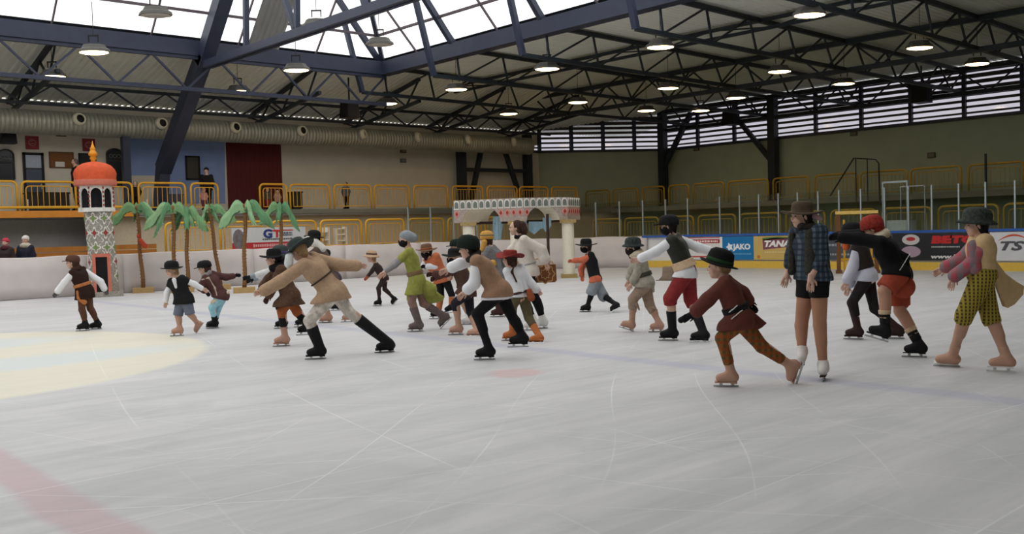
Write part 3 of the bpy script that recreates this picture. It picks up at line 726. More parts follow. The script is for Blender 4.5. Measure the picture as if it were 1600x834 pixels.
for i, (u0, v0, u1, v1, lb) in enumerate(((40, 213, 60, 233, 'square dull red poster above the glass door'), (129, 217, 148, 236, 'square dull red poster beside the minaret spire'))):
    t, hw, h = panel('poster', lb, 'poster', u0, v0, u1, v1, REDP, .03)
    obj('print_ring', MB().tube([(hw*.55*math.cos(a), -.004, h*.5+hw*.5*math.sin(a)) for a in [2*math.pi*j/16 for j in range(17)]], .025, 5), LRED, t)
    for k in range(2): obj('print_bar', MB().beam((-hw*.4, -.005, h*(.4+.2*k)), (hw*.4, -.005, h*(.46+.2*k)), .03), LRED, t)
t, hw, h = panel('notice_board', 'brown cork notice board left of the standing person', 'notice board', 77, 238, 114, 262, mat('brown_cork', (136, 92, 56), .9, .15, 20))
frame(t, hw, h, .04, mat('brown_frame', (110, 74, 46), .6))
x0, z0, x1, z1 = wrect(86, 253, 100, 262); tag(obj('paper_sheet', MB().box((-(x1-x0)/2, -.01, 0), ((x1-x0)/2, 0, z1-z0)), WHITE, None, ((x0+x1)/2, YW-.06, z0)), 'white sheet of paper pinned on the cork notice board', 'paper')
t, hw, h = panel('sign_board', 'dark board behind the minaret spire', 'board', 123, 240, 149, 264, mat('dark_green_board', (44, 50, 52), .6)); frame(t, hw, h, .05, BLACK)
t, hw, h = panel('exit_light', 'small framed lamp box high on the gallery wall', 'wall lamp', 87, 205, 102, 213, mat('pale_lamp_box', (170, 166, 156), .5), .12); frame(t, hw, h, .04, BLACK)
for i, (u, v, Y, s, lb) in enumerate(((12, 213, 39.6, .55, 'black loudspeaker hanging below the duct at the far left'), (546, 172, 35.6, .7, 'black loudspeaker under the roof right of the skylight corner'), (1440, 147, 43, .8, 'black loudspeaker before the louvres at upper right'), (1142, 184, 43.6, .8, 'black loudspeaker before the louvres near the far corner'))):
    p = onY(u, v, Y) if u < 900 else onX(u, v, Y)
    t = thing('loudspeaker', lb, 'loudspeaker', tuple(p))
    obj('cabinet', MB().prism([(-s*.5, -s*.5), (s*.5, -s*.5), (s*.4, s*.5), (-s*.4, s*.5)], lambda x, z, d: (x, d-s*.4, z), s*.8), BLACK, t)
    obj('grille', MB().box((-s*.38, -s*.43, -s*.42), (s*.38, -s*.4, s*.38)), mat('speaker_grille', (40, 40, 42), .8), t)
    obj('bracket', MB().beam((0, 0, s*.5), (0, 0, s*.5+(.75, 1.05, .88, .55)[i]), .05), BLACK, t)
for u, v, lb in ((629, 236, 'small grey vent box on the beige gallery wall'), (629, 251, 'small blue-grey plate on the beige gallery wall')):
    p = onY(u, v, YW); t = thing('wall_box', lb, 'wall box', (p[0], YW-.1, p[2]-.1)); obj('case', MB().box((-.17, 0, 0), (.17, .09, .2)), mat('wall_box_grey' if v < 240 else 'wall_box_blue', (88, 86, 82) if v < 240 else (96, 106, 116), .6), t); obj('lid', MB().box((-.14, -.012, .03), (.14, 0, .17)), GREYW, t)
for u, v, lb in ((1335, 209, 'small beige vent under the louvres of the end wall'), (1089, 233, 'small brown vent on the end wall near the corner'), (1456, 243, 'tiny dark bracket on the end wall')):
    p = onX(u, v, XW); t = thing('wall_box', lb, 'wall box', (XW-.1, p[1], p[2]-.1)); obj('case', MB().box((0, -.18, 0), (.09, .18, .24)), mat('vent_brown', (98, 88, 74), .6), t); obj('lid', MB().box((-.012, -.14, .04), (0, .14, .2)), DARKC, t)
# things left on the gallery
def crate(name, label, u0, u1, vtop, Y, z0, rgb):
    a = onY(u0, vtop, Y); b = onY(u1, vtop, Y); t = thing(name, label, name.split('_')[-1], ((a[0]+b[0])/2, Y, z0)); hw = (b[0]-a[0])/2; h = a[2]-z0
    m = mat(name+'_paint_%d' % rgb[0], rgb, .7)
    obj('body', MB().box((-hw, 0, .06), (hw, .6, h-.06)), m, t); obj('lid', MB().box((-hw-.03, -.03, h-.06), (hw+.03, .63, h)), m, t)
    for x in (-hw+.05, hw-.05): obj('foot', MB().box((x-.04, .1, 0), (x+.04, .5, .06)), BLACK, t)
crate('folding_table', 'low dark table on the gallery behind the left railing', 44, 108, 300, 39.3, 2.7, (52, 48, 46))
crate('waste_bin', 'dark bin behind the gallery railing right of the red door', 460, 472, 299, 37.6, 2.7, (52, 54, 44))
crate('blue_chest', 'blue-grey chest on the gallery under the blue wall', 258, 286, 303, 39.4, 2.7, (86, 92, 120))
for i, (u, v0, v1, lb) in enumerate(((45, 311, 324, 'short white stub post on the gallery edge at left'), (233, 311, 324, 'short white stub post on the gallery edge right of the minaret'))):
    a = onY(u, v0, 36.55); tag(obj('stub_post', MB().tube([(0, 0, 0), (0, 0, a[2]-2.7)], .035, 8), WHITE, None, (a[0], 36.75, 2.7)), lb, 'post')

# white rack behind the lower railing
ra = onY(503, 386, 34.2); rb = onY(541, 354, 34.2)
t = thing('white_rack', 'white metal rack standing behind the lower railing right of the banner', 'rack', (ra[0], 34.2, 1.05))
rw = rb[0]-ra[0]; rh = rb[2]-1.05
for x in (0, rw*.3, rw*.62, rw): obj('upright', MB().box((x-.03, 0, 0), (x+.03, .3, rh*(1 if x < rw*.4 or x == rw else .9))), WHITE, t)
for z_ in (.35, .75): obj('shelf', MB().box((0, 0, rh*z_), (rw*.3, .3, rh*z_+.05)), WHITE, t)
obj('panel', MB().box((.02, .1, rh*.78), (rw*.28, .13, rh*.98)), WHITE, t)
for z_ in (.3, .6, .88): obj('shelf', MB().box((rw*.62, 0, rh*z_), (rw, .3, rh*z_+.05)), WHITE, t)

# sponsor banner on the lower railing
a = onY(363, 390, 31.9); b = onY(477, 354, 31.9)
t = thing('sponsor_banner', 'white banner with red band reading GTS hung on the lower railing', 'banner', ((a[0]+b[0])/2, 31.9, a[2]))
hw = (b[0]-a[0])/2; h = b[2]-a[2]
obj('sheet', MB().box((-hw, 0, 0), (hw, .015, h)), mat('banner_white', (212, 214, 218), .6, .03), t)
obj('red_band', MB().box((-hw, -.004, 0), (hw, 0, h*.3)), mat('banner_red', (184, 52, 60), .6, .05), t)
obj('picture', MB().prism([(-hw+.25+.22*math.cos(k*.5236), h*.48+.36*math.sin(k*.5236)) for k in range(12)], lambda x, z, d: (x, d-.006, z), .005), mat('banner_photo', (120, 112, 116), .7, .3, 6), t)
lettering('G', .42, mat('banner_blue', (52, 66, 128), .5, 0), t, (-hw*.05, -.008, h*.68), (1, 0, 0), .36, .02)
lettering('T', .36, mat('banner_red2', (196, 56, 60), .5, 0), t, (hw*.2, -.008, h*.68), (1, 0, 0), .3, .02)
obj('print_line', MB().box((-hw*.02, -.008, h*.83), (hw*.64, -.003, h*.88)), mat('banner_red2', (196, 56, 60)), t)
for k, (x0, x1, z_, hh, n_, c_) in enumerate(((hw*.33, hw*.62, h*.72, .06, 6, (70, 76, 96)), (hw*.33, hw*.62, h*.62, .06, 6, (70, 76, 96)), (-hw*.2, hw*.62, h*.44, .06, 16, (84, 84, 92)), (-hw*.45, hw*.5, h*.15, .12, 18, (222, 170, 172)))):
    dashes(t, c_, x0, x1, z_, hh, n_, k+20, -.008, 'x')

# ------------------------------------------------------------------ stage props
def face_cam(g): return math.atan2(-g[0], g[1])      # local +x = viewer's right, local -y faces the viewer
def local_at(g, u, v, dd=0.):
    D = math.hypot(g[0], g[1]); ey = np.array([g[0]/D, g[1]/D]); ex = np.array([ey[1], -ey[0]])
    r = ray(u, v); k = (D+dd)/(r[0]*ey[0]+r[1]*ey[1])
    return np.array([k*(r[0]*ex[0]+r[1]*ex[1]), dd, EYE+k*r[2]])
# --- minaret
g = ground(163, 463); t = thing('stage_minaret', 'painted minaret prop with orange dome and gold spire', 'tower prop', (g[0], g[1], 0), face_cam(g))
tile = mat('mosaic_grey', (150, 144, 134), .8, .35, 22, .1); wht = mat('prop_white', (222, 220, 212), .7, .06); salm = mat('prop_salmon', (196, 112, 92), .8, .1)
grn = mat('prop_green', (116, 138, 74), .8, .1); redd = mat('prop_red', (150, 56, 48), .8, .1); dome = mat('orange_dome_cloth', (206, 84, 46), .7, .12, 9, .3); blk = mat('prop_black_cloth', (24, 22, 24), .9, .1)
P = lambda u, v: local_at(g, u, v)
c0 = P(162, 463)[0]
def zz(v): return P(160, v)[2]
def xx(u): return P(u, 400)[0]
obj('plinth', MB().box((xx(139), -.4, 0), (xx(190), .55, zz(455))), tile, t)
zb, zt = zz(455), zz(329); xb = (xx(142)+xx(183))/2; xt = (xx(134)+xx(178))/2; rb, rt = (xx(184)-xx(141))/2, (xx(178)-xx(134))/2
def cxz(z): k = (z-zb)/(zt-zb); return xb+(xt-xb)*k, rb+(rt-rb)*k
sh_ = MB().lathe([(1, 0), (1, 1)], 28, lambda x, y, z, tt, i: (cxz(zb+z*(zt-zb))[0]+x*cxz(zb+z*(zt-zb))[1], y*cxz(zb+z*(zt-zb))[1], zb+z*(zt-zb)))
shaft = obj('shaft', sh_, tile, t)
quat = []
for k in range(32):
    a = 2*math.pi*k/32; r = .14*(.74+.26*math.cos(4*a)); quat.append((r*math.cos(a), r*math.sin(a)*1.25))
dia = [(0, .085), (.06, 0), (0, -.085), (-.06, 0)]
def onshaft(phi, z, off):
    cx, r = cxz(z); return lambda x, zq, d: (cx+(r+off-d)*math.sin(phi+x/r), -(r+off-d)*math.cos(phi+x/r), z+zq)
for row in range(5):
    z = zt-.22-.41*row
    for kk in range(8):
        phi = -2*math.pi/16*1+2*math.pi*kk/8
        if z < zz(405) and abs((phi+math.pi) % (2*math.pi)-math.pi) < .7: continue
        q_ = obj('ornament_ring', MB().prism(quat, onshaft(phi, z, .012), .02), wht, shaft)
        obj('ornament_star', MB().prism([(x*.72, y*.72) for x, y in quat], onshaft(phi, z, .018), .02), tile, shaft)
        obj('ornament_diamond', MB().prism(dia, onshaft(phi, z, .024), .02), grn if row % 2 == 0 else redd, shaft)
for row in range(9):
    for kk in range(8):
        z = zt-.02-.18*row
        if z < zb+.05: continue
        phi = 2*math.pi*kk/8
        if z < zz(402) and abs((phi+math.pi) % (2*math.pi)-math.pi) < .6: continue
        obj('lattice_bar', MB().prism([(-.09, -.09), (-.065, -.09), (.09, .09), (.065, .09)] if (row+kk) % 2 else [(.09, -.09), (.065, -.09), (-.09, .09), (-.065, .09)], onshaft(phi, z, .008), .014), wht, shaft)
dx0, dx1, dz1 = xx(149), xx(167), zz(401)
obj('door_frame', MB().box((dx0-.09, -rb-.04, zb), (dx0, -rb+.25, dz1+.09)).box((dx1, -rb-.04, zb), (dx1+.09, -rb+.25, dz1+.09)).box((dx0, -rb-.04, dz1), (dx1, -rb+.25, dz1+.09)), salm, t)
obj('doorway', MB().box((dx0, -rb-.015, zb), (dx1, -rb+.2, dz1)), blk, t)
lx0, lx1 = xx(126), xx(183); lc = (lx0+lx1)/2; lr = (lx1-lx0)/2; lz0, lz1 = zz(328), zz(287)
obj('lantern_floor', MB().lathe([(lr*1.02, lz0-.05), (lr*1.02, lz0+.06)], 8, lambda x, y, z, a, i: (lc+x, y, z)), wht, t)
obj('lantern_core', MB().lathe([(lr*.8, lz0), (lr*.8, lz1)], 8, lambda x, y, z, a, i: (lc+x, y, z)), blk, t)
ap = lr*math.cos(math.pi/8)
for k in range(8):
    ph = math.pi/4*k; R2 = Matrix.Rotation(ph, 3, 'Z'); wl = lr*math.sin(math.pi/8); hh = lz1-lz0
    outr = [(-wl, 0), (-wl*.78, 0), (-wl*.78, hh*.6)]+[(-wl*.78*math.cos(a), hh*.6+wl*.78*math.sin(a)*1.15) for a in [math.pi*j/8 for j in range(1, 8)]]+[(wl*.78, hh*.6), (wl*.78, 0), (wl, 0), (wl, hh), (-wl, hh)]
    f_ = lambda x, z, d: (lambda v: (lc+v.x, v.y, lz0+v.z))(R2 @ Vector((x, -ap+d, z)))
    b_ = MB(); n_ = len(outr)
    inner = outr[1:-4]
    for j in range(len(inner)-1):       # frame as quads from the arch edge to the panel edge
        (x0_, z0_), (x1_, z1_) = inner[j], inner[j+1]
        e0 = (max(-wl, min(wl, x0_*1.29)), z0_ if j == 0 or z0_ < hh*.6 else hh); e1 = (max(-wl, min(wl, x1_*1.29)), z1_ if z1_ < hh*.6 else hh)
        b_.prism([(x0_, z0_), (x1_, z1_), e1, e0], f_, .05)
    ar = obj('arch_panel', b_, wht, t)
    for j in range(6):
        v = R2 @ Vector((wl, -ap, 0)); obj('bead', MB().box((lc+v.x*1.02-.02, v.y*1.02-.02, lz0+.1+j*.12), (lc+v.x*1.02+.02, v.y*1.02+.02, lz0+.16+j*.12)), redd, ar)
drx = (xx(187)-xx(121))/2; dcx = (xx(187)+xx(121))/2; z0, z1 = zz(289), zz(253)
prof = [(1.0, 0), (1.01, .2), (1.0, .28), (1.01, .5), (.93, .68), (.75, .85), (.5, .95), (.2, 1.0), (.05, 1.02)]
def domemod(x, y, z, a, i):
    k = 1+(.045*abs(math.cos(6*a))-.02 if 2 < i < 8 else 0); return (dcx+x*k*drx, y*k*drx, z0+z*(z1-z0))
dm = obj('dome', MB().lathe(prof, 56, domemod), dome, t, smooth=True)
obj('dome_band', MB().lathe([(drx*1.015, z0-.03), (drx*1.03, z0+.02), (drx*1.03, z0+.12), (drx*1.0, z0+.15)], 32, lambda x, y, z, a, i: (dcx+x, y, z)), salm, dm, smooth=True)
fz = zz(253); sc_ = zz(220)-fz; fx = xx(152.5)
obj('finial', MB().lathe([(r*.95, fz-.03+h_*sc_) for r, h_ in ((.08, 0), (.06, .12), (.1, .22), (.07, .3), (.12, .36), (.13, .45), (.08, .56), (.07, .62), (.085, .68), (.05, .76), (.02, .92), (.004, 1.05))], 14, lambda x, y, z, a, i: (fx+x, y, z)), mat('gold_finial', (226, 148, 36), .45, .1, metal=.2), t, smooth=True)

# --- palms
trunkm = plaid('palm_trunk_wrap', (120, 84, 54), (84, 58, 40), (160, 122, 78), .045, .45)
leafm = [mat('paper_leaf_a', (112, 150, 104), .8, .1, 6), mat('paper_leaf_b', (136, 172, 128), .8, .08, 6), mat('paper_leaf_c', (94, 138, 98), .8, .1, 6)]
boxm = mat('tan_carton', (176, 146, 98), .85, .08)
def frond(az, length, droop, width, seed):
    """paper leaf arching out and hanging, with a fringed lower edge"""
    n = 14; vs = []; fs = []
    ca, sa = math.cos(az), math.sin(az)
    for i in range(n+1):
        s = i/n; r = length*(1-(1-s)**1.35); z = .2*math.sin(min(1., s*1.9)*math.pi)*(1 if s < .52 else .6)-droop*max(0, s-.15)**1.7*1.05
        w = width*(.45+1.25*math.sin(math.pi*min(1, s*.8+.1)))*(1 if s < .93 else .25)
        e = w*1.2*(1.05 if i % 2 else .84)
        c = (ca*r, sa*r, z)
        l_ = (ca*(r+.07*(i % 2))-sa*e*.26, sa*(r+.07*(i % 2))+ca*e*.26, z-e*.9)
        r_ = (ca*(r+.07*(i % 2))+sa*e*.26, sa*(r+.07*(i % 2))-ca*e*.26, z-e*.95)
        ml = (c[0]-sa*e*.2, c[1]+ca*e*.2, z-e*.3); mr = (c[0]+sa*e*.2, c[1]-ca*e*.2, z-e*.3)
        vs += [l_, ml, c, mr, r_]
    for i in range(n):
        a = 5*i
        for k in range(4): fs.append((a+k, a+k+1, a+k+6, a+k+5))
    return MB().add(vs, fs)
palms = [('stage palm prop nearest the minaret, red toy on its trunk', (224, 457), (214, 325), [(175, .75, .42, .2), (12, .7, .4, .2), (-40, .6, .5, .17), (95, .5, .3, .17)]),
         ('stage palm prop with long drooping leaf, second from the minaret', (274, 457), (270, 325), [(168, .8, .55, .22), (200, .55, .95, .18), (-20, .6, .5, .2), (80, .5, .4, .18)]),
         ('stage palm prop standing close to the second palm', (294, 456), (291, 331), [(150, .45, .5, .2), (-25, .6, .5, .22), (20, .55, .4, .2), (-90, .4, .55, .16)]),
         ('stage palm prop with narrow bud leaves and leaning trunk', (345, 452), (327, 328), [(12, .75, .25, .18), (205, .3, .45, .12), (-35, .3, .42, .1), (110, .4, .3, .15)]),
         ('stage palm prop on a carton box with rounded leaves', (382, 457), (383, 322), [(172, .7, .5, .24), (-12, .65, .45, .2), (8, .75, .6, .22), (-60, .45, .6, .14)]),
         ('stage palm prop farthest from the minaret beside the banner', (441, 450), (438, 324), [(-8, .5, .7, .22), (176, .6, .4, .2), (100, .4, .4, .18), (-100, .35, .4, .14)])]
for i, (lb, gp, tp, fr) in enumerate(palms):
    g = ground(*gp); t = thing('stage_palm', lb, 'palm prop', (g[0], g[1], 0), face_cam(g), 'palm props along the boards')
    top = local_at(g, *tp); base = np.array([0, 0, .12])
    pts = [tuple(base+(top-base)*k/8+np.array([.02*math.sin(k*1.3), 0, 0])) for k in range(9)]
    tr = obj('trunk', MB().tube(pts, [.065, .062, .06, .058, .056, .054, .052, .05, .05], 10), trunkm, t, smooth=True)
    for k in range(1, 22): q_ = base+(top-base)*k/22; obj('bark_ring', MB().lathe([(.055, -.012), (.068, 0), (.055, .012)], 10, lambda x, y, z, a, j: (x+q_[0], y+q_[1], z+q_[2])), trunkm, tr)
    bw_ = .17 if i in (1, 2) else .3
    obj('base_box', MB().box((-bw_, -.26, 0), (bw_, .26, .15)), boxm, t)
    for j, (az, ln, dr_, w_) in enumerate(fr):
        f_ = obj('frond', frond(math.radians(az), ln, dr_, w_, i*7+j), leafm[(i+j) % 3], t, tuple(top))
        md = f_.modifiers.new('card', 'SOLIDIFY'); md.thickness = .012
    obj('crown_knot', MB().lathe([(.03, -.08), (.075, -.03), (.07, .04), (.02, .08)], 10, lambda x, y, z, a, j: (x+top[0], y+top[1], z+top[2])), trunkm, t)
g = ground(224, 457); tp = local_at(g, 222, 379); rz = face_cam(g)
t = thing('red_toy', 'red stuffed toy bird tied to the first palm trunk', 'toy', tuple(np.array([g[0], g[1], 0])+np.array([math.cos(rz)*tp[0], math.sin(rz)*tp[0], tp[2]])), rz)
redt = mat('red_toy_cloth', (186, 72, 52), .8, .15)
obj('body', MB().lathe([(.01, -.18), (.06, -.12), (.085, 0), (.07, .1), (.02, .16)], 10, lambda x, y, z, a, j: (x+z*-.5, y-.12, z)), redt, t, smooth=True)
obj('head', MB().lathe([(.01, -.06), (.05, -.03), (.055, .02), (.02, .06)], 10, lambda x, y, z, a, j: (x-.09, y-.12, z+.2)), redt, t, smooth=True)
obj('wing', MB().prism([(0, .05), (.16, -.06), (.12, -.2), (.02, -.1)], lambda x, z, d: (x, -.2+d, z), .02), redt, t)

# --- arcade pavilion
g = ground(815, 437)
t = thing('stage_arcade', 'white pavilion prop with patterned frieze, arches and round columns', 'arcade prop', (g[0], g[1], 0), face_cam(g))
D0 = math.hypot(g[0], g[1])
plan = [(709, 0.7), (818, 0.0), (887, .55), (906, 1.7)]
cream = mat('cream_prop', (226, 218, 200), .7, .04); gold = mat('gold_speckle', (164, 140, 92), .8, .35, 40); tilem = mat('frieze_grey_pink', (168, 154, 146), .8, .2, 16)
pinkm = mat('frieze_pink', (206, 140, 128), .8, .12, 14); cell = mat('frieze_cell', (112, 118, 112), .8, .2, 20)
ztop, zbot = local_at(g, 815, 309)[2], local_at(g, 815, 345)[2]
fp = [(local_at(g, u, 330, dd)[0], dd) for u, dd in plan]
def seg_panel(i, arch):
    (x0, y0), (x1, y1) = fp[i], fp[i+1]; L = math.hypot(x1-x0, y1-y0); ex = ((x1-x0)/L, (y1-y0)/L); nx = (-ex[1], ex[0])
    f_ = lambda s, z, d: (x0+ex[0]*s+nx[0]*d, y0+ex[1]*s+nx[1]*d, z)
    par = None
    if arch:
        a0, a1, rise = arch; n = 14; c_ = (a0+a1)/2; r_ = (a1-a0)/2
        av = [(c_-r_*math.cos(math.pi*k/n), zbot+rise*math.sin(math.pi*k/n)) for k in range(n+1)]
        b_ = MB().prism([(0, zbot), (a0, zbot), (a0, ztop), (0, ztop)], f_, .08).prism([(a1, zbot), (L, zbot), (L, ztop), (a1, ztop)], f_, .08)
        for k in range(n): b_.prism([av[k], av[k+1], (av[k+1][0], ztop), (av[k][0], ztop)], f_, .08)
        par = obj('frieze', b_, tilem, t)
        v_ = MB()
        for k in range(n):
            p0, p1 = av[k], av[k+1]; q0, q1 = (p0[0], p0[1]+.03), (p1[0], p1[1]+.03)
            v_.prism([p0, p1, q1, q0], lambda s, z, d: f_(s+(.5 if i == 0 else -.05)*d, z, d+.02), 1.0)
        obj('arch_soffit', v_, cream, t)
    else:
        par = obj('frieze', MB().prism([(0, zbot), (L, zbot), (L, ztop), (0, ztop)], f_, .08), tilem, t)
    nt_ = max(2, round(L/.215)); w_ = L/nt_
    for k in range(nt_):
        s0 = w_*(k+.5); hw_ = w_*.42
        arc_ = lambda sc, zb_, zt_: [(s0-hw_*sc, zb_), (s0+hw_*sc, zb_), (s0+hw_*sc, zt_-.1)]+[(s0+hw_*sc*math.cos(a), zt_-.1+.1*math.sin(a)*(1 if sc == 1 else .85)) for a in (.5, 1.0, 1.57, 2.14, 2.64)]+[(s0-hw_*sc, zt_-.1)]
        obj('frieze_arch', MB().prism(arc_(1, ztop-.3, ztop-.01), lambda s, z, d: f_(s, z, d-.02), .025), wht, par)
        obj('frieze_cell', MB().prism(arc_(.72, ztop-.26, ztop-.04), lambda s, z, d: f_(s, z, d-.035), .02), cell, par)
        zc = ztop-.44
        inarch = arch and (zbot+arch[2]*math.sqrt(max(0, 1-((s0-(arch[0]+arch[1])/2)/((arch[1]-arch[0])/2))**2)) if arch[0] < s0 < arch[1] else 0) > zc-.12
        if not inarch:
            obj('frieze_diamond', MB().prism([(s0, zc+.14), (s0+hw_*1.1, zc), (s0, zc-.14), (s0-hw_*1.1, zc)], lambda s, z, d: f_(s, z, d-.015), .02), pinkm, par)
            obj('frieze_diamond', MB().prism([(s0, zc+.07), (s0+hw_*.5, zc), (s0, zc-.07), (s0-hw_*.5, zc)], lambda s, z, d: f_(s, z, d-.03), .02), redd, par)
    return f_, L
f0, L0 = seg_panel(0, (.28, 1.55, .5)); f1, L1 = seg_panel(1, (.1, 1.22, .46)); f2, L2 = seg_panel(2, None)
for px, dd in ((733, .55), (807, .2), (888, .5)):
    x = local_at(g, px, 380, dd)[0]
    obj('column', MB().lathe([(.19, .1), (.19, zbot-.02)], 20, lambda xx_, y, z, a, j: (xx_+x, y+dd, z)), cream, t, smooth=False)
    obj('column_base', MB().box((x-.25, dd-.25, 0), (x+.25, dd+.25, .12)), gold, t)
    obj('capital', MB().box((x-.25, dd-.24, zbot-.1), (x+.25, dd+.24, zbot+.01)), gold, t)
for (ua, ub) in ((709, 733), (887, 905)):
    pass
# back rail, pole and washing hung inside
obj('back_rail', MB().beam((local_at(g, 730, 340, 1.2)[0], 1.2, zbot-.02), (local_at(g, 890, 340, 1.2)[0], 1.2, zbot-.02), .09), mat('dark_wood', (56, 40, 32), .7, .15), t)
g2 = ground(858, 436); rz2 = face_cam(g2)
tag(obj('wooden_pole', MB().tube([(0, 0, 0), (0, 0, local_at(g2, 858, 334)[2])], .045, 8), mat('dark_wood', (56, 40, 32)), None, (g2[0], g2[1], 0)), 'dark upright pole in the right arch of the pavilion', 'pole')
washm = mat('pale_blue_washing', (158, 190, 210), .85, .06, 8)
def wash(label, u0, u1, vt, vbs, dd):
    a = local_at(g, u0, vt, dd); n = len(vbs)-1; rz = face_cam(g); vs = []; fs = []
    for i in range(n+1):
        u = u0+(u1-u0)*i/n; p = local_at(g, u, vt, dd); q = local_at(g, u, vbs[i], dd); w_ = .05*math.sin(i*2.1)
        vs += [(p[0]-a[0], w_*.2, p[2]-a[2]), (q[0]-a[0], w_, q[2]-a[2])]
    for i in range(n): fs.append((2*i, 2*i+2, 2*i+3, 2*i+1))
    wx, wy = math.cos(rz)*a[0]-math.sin(rz)*dd, math.sin(rz)*a[0]+math.cos(rz)*dd
    o = obj('washing_cloth', MB().add(vs, fs), washm, None, (g[0]+wx, g[1]+wy, a[2])); o.rotation_euler = (0, 0, rz)
    tag(o, label, 'cloth', 'washing in the pavilion'); md = o.modifiers.new('hem', 'SOLIDIFY'); md.thickness = .012
wash('pale blue towel hanging in the left arch', 770, 786, 338, [374, 376, 373, 374, 350], 1.15)
wash('pale blue shirt strip hanging beside the woman in white', 815, 823, 342, [366, 364, 365], 1.15)
wash('pale blue washing sagging on a line in the right arch', 826, 848, 346, [360, 363, 366, 362, 358, 357], .9)
wash('pale blue cloth end hanging near the dark pole', 848, 861, 340, [356, 362, 360, 352], .9)
# --- sack and wooden frame
g = ground(1045, 438); t = thing('burlap_sack', 'brown sack standing on the ice behind the red breeches', 'sack', (g[0], g[1], 0), face_cam(g))
sack = mat('brown_burlap', (128, 110, 96), .9, .15, 20, .4)
obj('bag', MB().lathe([(.2, 0), (.24, .03), (.17, .12), (.16, .26), (.165, .38)], 18, lambda x, y, z, a, j: (x*(1.15+.1*math.sin(3*a))-z*-.05, y*.7, z+.02*math.sin(2*a)*(j > 3))), sack, t, smooth=True)
obj('hem', MB().box((-.36, -.1, 0), (.05, .12, .02)), sack, t)
g = ground(1311, 427); t = thing('wooden_gate', 'brown wooden gate frame with pale top bar behind the vested skater', 'frame prop', (g[0], g[1], 0), face_cam(g))
bw = mat('brown_frame_wood', (112, 74, 44), .7, .15); xr = local_at(g, 1370, 427)[0]; zt_ = local_at(g, 1311, 330)[2]
for x in (0, xr): obj('post', MB().box((x-.06, -.05, 0), (x+.06, .05, zt_-.05)), bw, t)
for x in (.16, xr-.12): obj('rear_post', MB().box((x-.03, .45, 0), (x+.03, .52, zt_-.25)), YEL, t)
obj('top_bar', MB().box((-.08, -.06, zt_-.09), (xr+.06, .06, zt_)), mat('pale_yellow_bar', (220, 186, 104), .6), t)
for x in (0, xr): obj('foot', MB().box((x-.09, -.15, 0), (x+.09, .6, .07)), bw, t)
obj('cross_bar', MB().box((0, .46, .35), (xr, .5, .42)), YEL, t)

